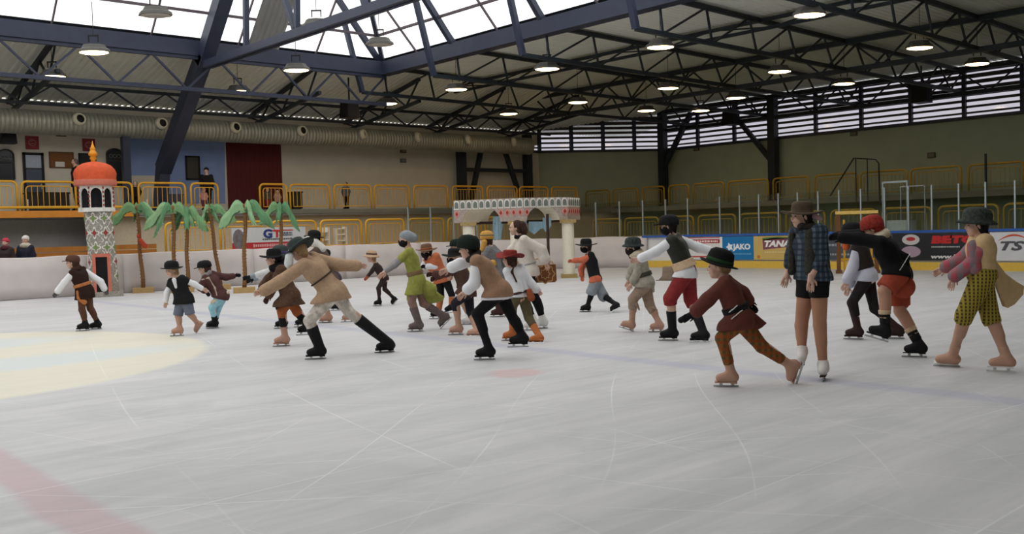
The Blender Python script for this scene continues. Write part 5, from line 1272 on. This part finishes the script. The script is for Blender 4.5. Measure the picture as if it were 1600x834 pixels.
person('skater in brown coat with rust trousers and black hat', 1.45, 12, (441, 541), (427, 404), (434, 417), (453, 462),
       [(428, 446), (420, 461)], [(420, 436), (410, 448)], [(440, 486), (452, 540), (427, 541)], [(464, 487), (485, 523), (467, 524)],
       [('pants', RUST, 1.25, .014, .012), ('top', C('brown_fur_coat', (92, 64, 48), 40, .25), 1.95, .62, 1.45, .026, .014, [], 'coat'), ('scarf', BLK, .012), ('warmer', BLK, .42, .9, .01), ('boots', TANB, .4, .004, (1,)), ('boots', BLKB, .55, .008, (-1,)), ('gloves', DBR), ('hair', HDK, .6), ('hat', 'wide', BLK, .02, None, 1.0)], hy=8)
person('skater in tall teal hat reaching out a grey sleeve, mostly hidden', 1.42, 5, (440, 513), (437, 400), (440, 411), (452, 450),
       [(412, 427), (391, 432)], [(415, 430), (396, 436)], [(436, 480), (450, 512), (428, 513)], [(462, 480), (478, 510), (462, 511)],
       [('pants', BLK, 1.9, .01, .006), ('top', C('white_blouse', (206, 206, 206)), 1.5, .2, 1.1, .016, .012), ('cuffs', C('blue_grey_sleeve', (140, 150, 160)), .2), ('boots', BLKB, .4, .008), ('gloves', BLK), ('hair', HDK, .4), ('hat', 'fedora', TEALHAT, 0, C('purple_band', (84, 66, 130)), 1.25)], hy=5)
person('skater lunging in tan shearling coat, lace leggings and black boots', 1.6, -28, (493, 561), (466, 392), (478, 403), (520, 457),
       [(438, 440), (413, 454)], [(530, 414), (557, 415)], [(483, 501), (509, 559), (477, 561)], [(545, 487), (609, 543), (592, 547)],
       [('pants', C('cream_lace', (206, 196, 184), 18, .3, .8, .5), 1.4, .016, .012, 'leggings'), ('top', C('tan_shearling', (182, 148, 116), 30, .1, .95, .4), 1.97, .36, 1.12, .03, .02, [], 'coat'), ('belt', C('thin_dark_belt', (70, 56, 46)), .01, .038, .42), ('boots', BLKB, .78, .022), ('cloth', C('white_scarf', (214, 220, 218), 30, .1), 'scarf', [(452, 400, .05, 451, 412, .055, -.1)]), ('hair', HBL, .25), ('hat', 'wide', TEALHAT, .25, None, 1.08)], hy=-30, hpitch=-18, handL=(402, 457))
person('skater in black hat with white shawl, half hidden behind the tan coat', 1.5, -20, (516, 504), (490, 373), (497, 386), (516, 438),
       [(480, 402), (470, 418)], [(510, 405), (515, 425)], [(506, 470), (515, 503), (502, 504)], [(534, 470), (552, 501), (535, 503)],
       [('pants', TIGHT, 1.9, .006, .004, 'tights'), ('top', C('brown_dress', (92, 74, 64)), 1.9, .5, 1.3, .02, .01, [], 'dress'), ('cloth', C('white_shawl', (220, 214, 206), 40, .1), 'shawl', [(481, 374, .06, 492, 379, .075, -.1), (492, 379, .08, 503, 388, .075, -.1)]), ('boots', TANB, .35, .006), ('hair', HDK, .3), ('hat', 'bowler', BLK, -.1, None, 1.1)], hy=-20)
person('child in round black cap behind the tan coat, dark clothes', 1.2, -10, (523, 485), (507, 399), (511, 407), (524, 434),
       [(500, 420), (493, 430)], [(508, 420), (500, 430)], [(517, 456), (529, 485), (518, 485)], [(529, 456), (540, 481), (530, 483)],
       [('pants', BLK, 1.9, .01, .008), ('top', C('plum_jacket', (74, 60, 72)), 1.9, .2, 1.15, .022, .01), ('boots', BLKB, .3, .008), ('hair', HDK, .3), ('hat', 'cap', BLK, 0, None, 1.1)], hy=-10)
person('small child in tan bucket hat and dark brown suit skating away left', 1.15, -5, (593, 478), (580, 402), (586, 411), (600, 435),
       [(582, 422), (576, 430)], [(581, 424), (574, 432)], [(591, 450), (597, 477), (583, 478)], [(601, 452), (621, 464), (615, 471)],
       [('pants', C('dark_suit', (58, 44, 40)), 1.9, .008, .004), ('top', C('dark_suit', (58, 44, 40)), 1.95, .12, 1.1, .012, .006), ('boots', BLKB, .3, .006), ('gloves', C('orange_glove', (176, 84, 56))), ('hair', HBL, .7), ('hat', 'bucket', C('tan_straw', (186, 152, 118)), -.08, C('brown_band', (84, 60, 48)), 1.1)], hy=5)
person('tall skater in grey slouch beanie, black mask and ragged green tunic', 1.55, -3, (649, 518), (633, 374), (638, 388), (651, 437),
       [(617, 414), (603, 424)], [(614, 414), (600, 426)], [(643, 472), (661, 517), (637, 518)], [(661, 474), (706, 495), (689, 512)],
       [('pants', C('mauve_tights', (150, 118, 104), 10, .05), 1.95, .003, .003, 'tights'), ('sleeves', C('grey_sleeve', (142, 138, 140)), 1.95, .006, .004), ('top', C('green_tunic', (150, 152, 66), 20, .15), .5, .62, 1.25, .018, .02, [(652, 440, .09, 672, 452, .11), (645, 445, .09, 642, 466, .07)], 'tunic'), ('sheet', C('green_tunic', (150, 152, 66), 20, .15), 'skirt_tail', [(655, 432, 0), (664, 437, .05), (675, 448, .1), (686, 458, .14), (695, 464, .16), (690, 471, .14), (676, 474, .1), (668, 473, .06), (662, 460, .02), (656, 446, 0)], .04), ('belt', C('brown_sash', (128, 100, 66)), .035, .024, .22), ('boots', C('grey_brown_boot', (112, 96, 92)), .78, .014), ('beanie', C('grey_knit', (140, 148, 154), 50, .2), .34), ('mask', BLK)], hy=-3)
person('skater in wide brown hat with dark beard, orange vest and white sleeves', 1.35, 48, (690, 498), (666, 393), (672, 401), (690, 432),
       [(682, 416), (668, 416)], [(664, 412), (660, 418)], [(706, 461), (708, 488), (700, 490)], [(689, 462), (684, 497), (677, 498)],
       [('pants', BLK, 1.15, .012, .01), ('warmer', C('rust_gaiter', (190, 104, 62)), .1, .85, .012), ('top', WSH, 1.95, 0, 1, .012, .018, [], 'shirt'), ('top', C('orange_vest', (196, 104, 64)), 0, .3, 1.2, .026, 0, [], 'vest'), ('boots', BLKB, .25, .006), ('gloves', BLK), ('hair', HDK, .5), ('mask', HDK, .3), ('hat', 'wide', C('brown_felt', (118, 84, 64)), -.02, C('orange_band', (170, 96, 60)), 1.0)], hy=30, hpitch=-5)
person('skater in black hat and brown vest with tan boots, left of the beige vest', 1.4, 0, (715, 523), (709, 402), (716, 413), (730, 455),
       [(697, 427), (679, 428)], [(700, 425), (684, 432)], [(711, 474), (723, 521), (701, 523)], [(735, 487), (750, 531), (731, 532)],
       [('pants', C('dark_navy_trousers', (40, 40, 48)), 1.3, .014, .012), ('top', C('brown_wool_sleeve', (88, 58, 50)), 1.95, 0, 1, .016, .014, [], 'jersey'), ('top', C('brown_leather_vest', (86, 62, 50)), 0, .25, 1.2, .028, 0, [], 'vest'), ('pants', TIGHT, 1.9, .007, .007, 'tights'), ('boots', TANB, .35, .006), ('gloves', DBR), ('mask', BLK), ('hat', 'wide', BLK, 0, None, .95)], hy=0)
person('skater in dark green cap, almost hidden behind black hat and beige vest', 1.36, 0, (727, 507), (713, 386), (718, 396), (724, 440),
       [(712, 415), (705, 428)], [(714, 415), (706, 428)], [(722, 470), (736, 506), (722, 507)], [(732, 470), (738, 503), (727, 504)],
       [('pants', TIGHT, 1.9, .006, .004, 'tights'), ('top', DBR, 1.9, .3, 1.2, .016, .01), ('boots', WHITE, .3, .006), ('hair', HBL, .4), ('hat', 'cap', GREENHAT, 0, None, 1.1)], hy=0)
person('skater crouching in beige vest, white shirt and black trousers, mid group', 1.56, -4, (757, 562), (731, 389), (742, 401), (780, 455),
       [(741, 443), (727, 455)], [(719, 412), (701, 420)], [(745, 490), (773, 560), (741, 562)], [(803, 500), (825, 542), (794, 543)],
       [('pants', C('black_trousers', (26, 26, 28)), 1.97, .006, .006), ('top', WSH, 1.7, .3, 1.05, .016, .028, [], 'shirt'), ('top', C('beige_brown_vest', (158, 120, 92), 25, .1), 0, .2, 1.1, .03, 0, [], 'vest'), ('boots', BLKB, .28, .006), ('hair', HDK, .35), ('hat', 'knit', GREENHAT, -.2, None, 1.22), ('scarf', C('dark_collar', (60, 52, 48)), -.004)], hy=-4, hpitch=-4, handL=(716, 466))
person('skater in yellow and grey knit hat with grey coat behind the red hat', 1.5, -15, (778, 495), (760, 374), (766, 385), (776, 428),
       [(755, 405), (750, 420)], [(785, 402), (790, 418)], [(772, 462), (784, 494), (768, 495)], [(786, 462), (800, 492), (788, 494)],
       [('pants', DBR, 1.9, .012, .01), ('top', C('grey_coat', (116, 116, 118), 25, .2), 1.9, .5, 1.3, .026, .014, [], 'coat'), ('cloth', C('mustard_scarf', (206, 150, 62)), 'scarf', [(757, 378, .05, 754, 390, .055, -.1), (770, 410, .055, 771, 412, .055, -.2)]), ('boots', C('maroon_boot', (74, 44, 44)), .35, .01), ('gloves', GRY), ('hair', HBR, .5), ('hat', 'knit', C('mustard_knit', (206, 150, 62), 50), 0, C('grey_knit_band', (82, 86, 96)), 1.12)], hy=-10)
person('skater in red cowboy hat, white shirt and orange boots', 1.3, -48, (800, 533), (796, 405), (802, 416), (812, 461),
       [(807, 443), (813, 458)], [(830, 444), (838, 452)], [(801, 478), (807, 531), (784, 532)], [(826, 496), (850, 538), (826, 539)],
       [('pants', OLV, 1.45, .02, .016), ('top', WSH, 1.9, .1, 1.05, .018, .024, [], 'shirt'), ('cloth', C('dark_strap', (70, 46, 38)), 'suspender', [(803, 415, .014, 800, 425, .014, -.16), (800, 425, .014, 807, 440, .014, -.16)]), ('cloth', C('rust_pouch', (160, 78, 46)), 'pouch', [(827, 455, .04, 830, 465, .055, -.1)]), ('belt', DBR, .016, .028, .1), ('boots', C('orange_boot', (190, 104, 52)), .55, .01), ('hair', HBR, .3), ('hat', 'cowboy', C('red_felt', (138, 46, 40)), -.05, None, 1.05)], hy=-35)
person('woman in sheer white blouse and black trousers carrying a carpet bag', 1.62, 14, (836, 515), (806, 356), (814, 370), (827, 424),
       [(846, 391), (852, 408)], [(800, 392), (806, 402)], [(818, 468), (834, 515), (824, 516)], [(837, 468), (848, 512), (838, 513)],
       [('pants', C('black_trousers', (26, 26, 28)), 1.8, .01, .01), ('top', C('sheer_white_blouse', (216, 204, 192), 20, .06), 1.75, .16, 1.2, .02, .045, [], 'blouse'), ('belt', C('grey_ribbon', (170, 164, 160)), .012, .026, .22), ('boots', WHITE, .3, .008), ('hair', HBR, .3), ('cloth', HBR, 'ponytail', [(815, 352, .07, 818, 360, .06), (818, 360, .06, 819, 368, .035)]), ('scarf', C('black_choker', (40, 30, 30)), -.018, 'choker')], hy=5)
person('skater in black hat, orange shirt, black vest and grey shorts', 1.3, 8, (930, 487), (915, 385), (921, 395), (930, 436),
       [(912, 406), (897, 407)], [(908, 420), (909, 430)], [(924, 456), (922, 487), (907, 486)], [(943, 463), (970, 480), (955, 488)],
       [('pants', C('grey_shorts', (138, 144, 150)), 1.15, .024, .05, 'shorts'), ('top', C('orange_shirt', (210, 104, 72)), 1.95, .2, 1.15, .016, .014, [], 'shirt'), ('top', C('black_vest', (30, 32, 32)), 0, 0, 1, .026, 0, [], 'vest'), ('pants', BLK, 1.95, .009, .008, 'stockings'), ('boots', BLKB, .4, .006), ('gloves', C('orange_shirt', (210, 104, 72))), ('hair', HBR, .6), ('mask', BLK), ('hat', 'wide', BLK, 0, None, 1.05)], hy=15)
person('skater in patterned bucket hat, dark beard and ragged beige clothes', 1.37, 12, (1002, 519), (988, 387), (995, 397), (1008, 441),
       [(997, 425), (986, 444)], [(988, 422), (982, 438)], [(989, 467), (990, 518), (967, 511)], [(1015, 476), (1035, 517), (1016, 519)],
       [('pants', TIGHT, 1.95, .007, .007, 'tights'), ('pants', C('ragged_brown_breeches', (160, 134, 114), 20, .15), 1.4, .026, .022, 'breeches'), ('top', C('ragged_grey_shirt', (164, 156, 140), 22, .18), 1.7, .25, 1.3, .022, .016, [(1018, 445, .04, 1021, 455, .02)], 'shirt'), ('cloth', C('ragged_brown_breeches', (160, 134, 114)), 'rag', [(994, 474, .03, 999, 484, .012, -.1), (1020, 480, .025, 1028, 485, .008, -.05)]), ('belt', C('dark_belt', (72, 66, 56)), .032, .03, .28), ('boots', TANB, .3, .006), ('hair', HDK, .3), ('mask', HDK, .3), ('scarf', CREAM, .01), ('hat', 'cloche', C('dark_pattern_felt', (52, 60, 58), 40, .5), 0, None, 1.1)], hy=12)
person('tall masked skater in black cap, white shirt, leather vest and red breeches', 1.62, -12, (1048, 532), (1044, 353), (1051, 368), (1072, 424),
       [(1025, 393), (1000, 404)], [(1092, 387), (1110, 392)], [(1047, 466), (1059, 531), (1029, 532)], [(1079, 467), (1106, 534), (1079, 535)],
       [('pants', C('dark_red_breeches', (146, 44, 46), 20, .12), 1.2, .026, .032, 'breeches'), ('top', WSH, 1.9, .22, 1.15, .014, .02, [], 'shirt'), ('top', C('black_leather_vest', (50, 52, 42), 14, .2, .45), 0, -.9, 1, .028, 0, [], 'vest'), ('belt', C('beige_cloth_belt', (214, 180, 144)), .055, .036, .2), ('boots', BLKB, .62, .014), ('hat', 'cap', BLK, 0, None, 1.2), ('mask', BLK), ('hair', HDK, .5)], hy=-5, handL=(984, 407), handR=(1120, 394))
TUN = C('red_brown_tunic', (104, 52, 44), 25, .1); PLO = plaid('rust_check', (138, 88, 46), (74, 76, 46), (148, 70, 36), .06, .5)
person('child gliding in black hat with green band, red-brown tunic and tan boots', 1.4, -2, (1135, 604), (1122, 417), (1131, 433), (1155, 498),
       [(1106, 468), (1084, 490)], [(1160, 458), (1170, 472)], [(1128, 528), (1152, 604), (1117, 604)], [(1190, 541), (1256, 569), (1246, 599)],
       [('pants', PLO, 1.72, .016, .012), ('top', TUN, 1.8, .42, 1.2, .022, .022, [(1160, 490, .07, 1174, 498, .04)], 'tunic'), ('sheet', TUN, 'tunic_tail', [(1160, 478, 0), (1172, 482, .0), (1184, 493, .03), (1198, 505, .06), (1190, 512, .05), (1182, 516, .03), (1170, 508, 0), (1160, 498, 0)], .05), ('cloth', BLK, 'long_glove', [(1086, 489, .034, 1064, 500, .03, -.12)]), ('cuffs', C('dark_olive_cuff', (74, 52, 36)), .45), ('belt', BLK, .03, .027, .25), ('cloth', WHITE, 'belt_edge', [(1139, 488, .007, 1152, 477, .007, -.19), (1143, 498, .007, 1160, 484, .007, -.19)]), ('boots', TANB, .34, .004), ('gloves', BLK), ('hair', HBL, .1), ('hat', 'fedora', C('black_felt', (22, 22, 22)), -.32, C('green_ribbon', (40, 70, 40)), 1.18)], hy=0, handL=(1060, 502))
BPL = plaid('dark_blue_check', (52, 64, 76), (92, 104, 112), (36, 44, 56), .055, .4)
person('woman standing in brown hat, dark plaid shirt, black shorts and white skates', 1.64, 42, (1283, 590), (1252, 338), (1261, 355), (1270, 436),
       [(1284, 400), (1267, 434, -.08)], [(1238, 400), (1230, 428)], [(1281, 508), (1288, 580), (1286, 591, -.2)], [(1252, 508), (1254, 564), (1253, 576, -.2)],
       [('pants', C('brown_tights', (182, 128, 100), 8, .06, .6), 1.93, .003, .003, 'tights'), ('pants', BLK, .4, .014, .014, 'shorts'), ('top', BPL, 1.45, .02, 1.05, .026, .01, [], 'shirt'), ('cloth', C('dark_fuzzy_vest', (56, 54, 48), 45, .4), 'vest', [(1266, 366, .055, 1267, 424, .06, -.13), (1238, 368, .035, 1237, 424, .04, .02), (1264, 368, .11, 1268, 420, .13, .1), (1284, 368, .05, 1288, 420, .06, .06)]), ('scarf', C('dark_collar', (44, 42, 44)), -.016), ('boots', C('white_skate_leather', (222, 214, 210), 10, .04, .5), .13, .006, (1, -1), DBR), ('hair', HDK, .55), ('cloth', C('pink_ribbon', (206, 160, 166)), 'ribbon', [(1272, 337, .03, 1282, 342, .018)]), ('hat', 'wide', C('olive_brown_felt', (88, 72, 56)), -.02, None, 1.0)], hy=30, handR=(1226, 440), handL=(1266, 452))
person('skater in black cap with orange beard, white shirt and dark vest', 1.5, 0, (1335, 530), (1330, 364), (1338, 379), (1355, 430),
       [(1333, 416), (1322, 440)], [(1336, 420), (1326, 448)], [(1331, 473), (1349, 529), (1318, 530)], [(1366, 482), (1408, 522), (1386, 529)],
       [('pants', C('dark_trousers', (40, 34, 36)), 1.5, .008, .006), ('top', C('grey_white_shirt', (196, 196, 212), 12, .06), 1.8, .18, 1.1, .014, .03, [], 'shirt'), ('top', C('dark_brown_vest', (50, 44, 40)), 0, -.9, 1, .028, 0, [], 'vest'), ('boots', C('dark_maroon_boot', (60, 42, 40)), .8, .004, (1, -1)), ('hair', HDK, .3), ('mask', C('orange_beard', (206, 92, 44)), .35), ('cloth', C('orange_beard', (206, 92, 44)), 'beard_tip', [(1322, 379, .05, 1322, 386, .045, -.1)]), ('hat', 'cap', BLK, 0, None, 1.15)], hy=0)
person('bent skater with red hair, black jacket and puffy rust shorts', 1.58, -8, (1424, 558), (1364, 358), (1376, 371), (1402, 428),
       [(1342, 373), (1315, 371)], [(1344, 368), (1318, 368)], [(1381, 455, -.1), (1381, 533), (1357, 526)], [(1406, 486), (1436, 554), (1421, 558)],
       [('pants', C('bare_leg_tights', (190, 140, 114), 8, .05, .6), 1.95, .007, .007, 'tights'), ('pants', C('rust_bloomers', (168, 66, 46), 14, .14), .85, .035, .055, 'bloomers'), ('cloth', C('rust_bloomers', (168, 66, 46), 14, .14), 'bloomer_puff', [(1398, 440, .11, 1411, 448, .13), (1406, 462, .095, 1409, 472, .085, .1)]), ('top', C('black_jacket', (20, 20, 22)), 1.9, .12, 1.1, .03, .012, [(1400, 425, .09, 1413, 415, .06), (1398, 400, .1, 1415, 402, .05), (1396, 408, .1, 1410, 418, .06)]), ('cloth', WHITE, 'white_trim', [(1406, 422, .006, 1422, 396, .006, -.2)]), ('boots', BLKB, .3, .008), ('warmer', C('cream_fur_cuff', (206, 176, 140), 40, .15), .4, .52, .014), ('warmer', BLK, .15, .4, .006), ('warmer', C('cream_stripe2', (200, 172, 138)), .3, .34, .008), ('gloves', BLK), ('hair', C('red_hair', (158, 48, 38), 30, .3), .1), ('hat', 'knit', C('red_wig', (158, 48, 38), 40, .35), -.25, None, 1.12), ('scarf', CREAM, .01)], hy=-8, hpitch=-25)
YCH = plaid('yellow_green_check', (60, 58, 30), (176, 150, 62), (150, 132, 52), .035, .5); PKP = plaid('pink_grey_plaid', (176, 84, 92), (112, 120, 124), (150, 108, 114), .11, .5)
person('girl in floppy dark hat, pink plaid shirt, beige coat and checked breeches', 1.56, 15, (1565, 581), (1525, 352), (1532, 369), (1534, 428),
       [(1519, 411), (1489, 433)], [(1503, 405), (1476, 418)], [(1507, 492), (1495, 571), (1463, 572)], [(1548, 497), (1580, 581), (1547, 581)],
       [('pants', TIGHT, 1.97, .003, .003, 'tights'), ('pants', YCH, 1.15, .03, .03, 'breeches'), ('top', PKP, 1.9, 0, 1, .016, .024, [], 'shirt'), ('top', C('beige_long_vest', (206, 172, 122), 20, .08), 0, -.6, 1, .03, 0, [], 'long_vest'), ('sheet', C('beige_long_vest', (206, 172, 122), 20, .08), 'coat_tail', [(1540, 388, .06), (1552, 396, .1), (1558, 410, .16), (1572, 428, .22), (1588, 440, .26), (1600, 447, .3), (1599, 460, .3), (1586, 475, .24), (1575, 481, .2), (1566, 478, .16), (1560, 462, .12), (1552, 440, .08), (1545, 420, .04)], .05), ('cloth', PKP, 'shirt_front', [(1521, 384, .06, 1524, 418, .07, -.14)]), ('boots', TANB, .3, .004, (1, -1), WHITE), ('hair', HDK, .9), ('hat', 'cloche', C('dark_print_hat', (56, 62, 58), 40, .5), -.1, None, 1.25)], hy=20, handL=(1486, 446), handR=(1460, 427), blade=BLADEW)

# carpet bag carried by the woman in white
gW = ground(836, 515); rz = face_cam(gW)
def wpt(u, v, dd): q = local_at(gW, u, v, dd); return (gW[0]+math.cos(rz)*q[0]-math.sin(rz)*dd, gW[1]+math.sin(rz)*q[0]+math.cos(rz)*dd, q[2])
o0 = wpt(852, 441, .1); t = thing('carpet_bag', 'brown carpet bag with gold medallion held by the woman in white', 'bag', o0, rz)
s_ = np.linalg.norm(np.array(wpt(870, 441, .1))-np.array(wpt(834, 441, .1))); hB = wpt(852, 413, .1)[2]-o0[2]
bagm = mat('brown_carpet', (128, 78, 48), .85, .2, 14, .3); goldm = mat('gold_braid', (196, 160, 104), .7, .15)
obj('bag_body', MB().prism([(-s_/2, .02), (-s_/2+.03, 0), (s_/2-.03, 0), (s_/2, .03), (s_/2-.01, hB), (-s_/2+.04, hB-.02)], lambda x, z, d: (x, d-.05, z), .1), bagm, t)
cz = hB*.48
med = lambda r, k: [((r+.012*math.cos(8*a))*math.cos(a), cz+(r+.012*math.cos(8*a))*math.sin(a)) for a in [2*math.pi*j/48 for j in range(48)]]
for r_, dd_, mm in ((.145, -.055, goldm), (.128, -.06, bagm), (.075, -.065, goldm), (.06, -.07, bagm)):
    obj('medallion', MB().prism(med(r_, 0), lambda x, z, d: (x, dd_+d, z), .01), mm, t)
obj('handle', MB().tube([(-.1+.1*math.cos(a), 0, hB+.0+.09*math.sin(a)) for a in [math.pi*k/10 for k in range(11)]], .012, 6), goldm, t)
obj('handle', MB().tube([(.08+.05*math.cos(a), 0, hB+.0+.05*math.sin(a)) for a in [math.pi*k/10 for k in range(11)]], .01, 6), goldm, t)

# ------------------------------------------------------------------ spectators
def spectator(label, u, vfoot, vhead, Y, z0, wear, yaw=90, H=None, up=.55, **kw):
    """standing figure on a gallery; joints from body proportions"""
    x = onY(u, vhead, Y)[0]; top = onY(u, vhead, Y)[2]; H = H or (top-z0); G = np.array([x, Y, 0]); D = math.hypot(x, Y)
    ey = np.array([x/D, Y/D])
    def px(lx, lz):                     # local (x, z) -> pixel, so that the same builder serves
        w = np.array([x+ey[1]*lx, Y-ey[0]*lx, z0+lz-EYE]); c = ROT.T @ w
        return (CXP+FOC*c[0]/-c[2], CYP-FOC*c[1]/-c[2])
    s = math.sin(math.radians(yaw)); w_ = .1*H*s
    return person(label, H, yaw, None, px(-.02*(s < .5), .93*H), px(0, .83*H), px(0, .53*H),
                  [px(w_*1.25+.02, .66*H), px(w_*1.1-.04*kw.pop('fold', 0), up*H)], [px(-w_*1.25-.02, .66*H), px(-w_*1.1, up*H)],
                  [px(w_*.55, .28*H), px(w_*.5+.05*(1-s), .02), px(w_*.5-.1*(1-s)-.03, .015)], [px(-w_*.55, .28*H), px(-w_*.5+.05*(1-s), .02), px(-w_*.5-.1*(1-s)-.03, .015)],
                  wear, skates=False, z0=z0, place=G, **kw)
GSP = 'spectators'
drk = [('pants', BLK, 1.95, .012, .012), ('top', BLK, 1.95, .25, 1.1, .03, .012), ('boots', BLKB, .2, .006)]
spectator('person in black coat leaning by the notice board on the gallery', 117, 322, 247, 37.7, 2.7, drk+[('hair', C('grey_hair', (110, 92, 92)), .2)], yaw=10, group=GSP)
spectator('hooded person in black jacket at the gallery railing before blue wall', 322, 322, 262, 37.2, 2.7, drk+[('beanie', BLK, .05)], yaw=80, group=GSP)
spectator('child in pink and maroon before the hooded person at the railing', 318, 322, 296, 36.95, 2.7, [('pants', C('maroon_trousers', (120, 50, 66)), 1.9, .02, .02), ('top', C('pink_jacket', (196, 140, 136)), 1.9, .2, 1.1, .03, .01), ('boots', BLKB, .3, .01), ('beanie', C('pink_knit', (196, 140, 136)), .05)], yaw=90, group=GSP)
spectator('person in dark coat standing between railings right of the minaret', 211, 322, 284, 37.4, 2.7, drk+[('hair', HDK, .3)], yaw=90, group=GSP)
spectator('person in grey-blue jacket alone at the gallery railing before beige wall', 540, 324, 285, 37.3, 2.7, [('pants', BLK, 1.95, .012, .012), ('top', C('grey_blue_jacket', (92, 104, 112)), 1.95, .2, 1.1, .026, .01), ('boots', BLKB, .2, .006), ('hair', HDK, .3)], yaw=60, group=GSP)
spectator('child in red trousers on the gallery before the dark red door', 418, 322, 294, 37.1, 2.7, [('pants', C('red_trousers', (150, 52, 56)), 1.95, .02, .02), ('top', C('white_dark_top', (84, 80, 80), 14, .5), 1.95, .2, 1.1, .03, .01), ('boots', BLKB, .3, .01), ('hair', HBR, .3)], yaw=70, group=GSP)
spectator('child in pale pink coat on the gallery before the dark red door', 433, 322, 298, 37.3, 2.7, [('pants', BLK, 1.95, .02, .02), ('top', C('pale_pink_coat', (190, 150, 136)), 1.95, .5, 1.3, .03, .01), ('boots', BLKB, .3, .01), ('hair', HBR, .3)], yaw=100, group=GSP)
spectator('spectator in red bobble hat behind the white boards at left edge', 8, 440, 373, 30.4, .12, [('pants', BLK, 1.95, .012, .012), ('top', C('dark_brown_coat', (62, 50, 50)), 1.95, .2, 1.1, .03, .01), ('scarf', C('dark_red_scarf', (90, 44, 50)), .02, 'scarf'), ('boots', BLKB, .2, .006), ('beanie', C('red_knit', (200, 56, 76), 40), .02)], yaw=60, group=GSP)
spectator('spectator in white bobble hat and pale scarf behind the white boards', 39, 440, 369, 30.4, .12, [('pants', BLK, 1.95, .012, .012), ('top', C('navy_coat', (44, 46, 62)), 1.95, .2, 1.1, .03, .01), ('scarf', C('pale_scarf', (196, 186, 166), 40, .25), .03, 'scarf'), ('boots', BLKB, .2, .006), ('beanie', C('white_knit', (222, 214, 208), 40), .02)], yaw=60, group=GSP)
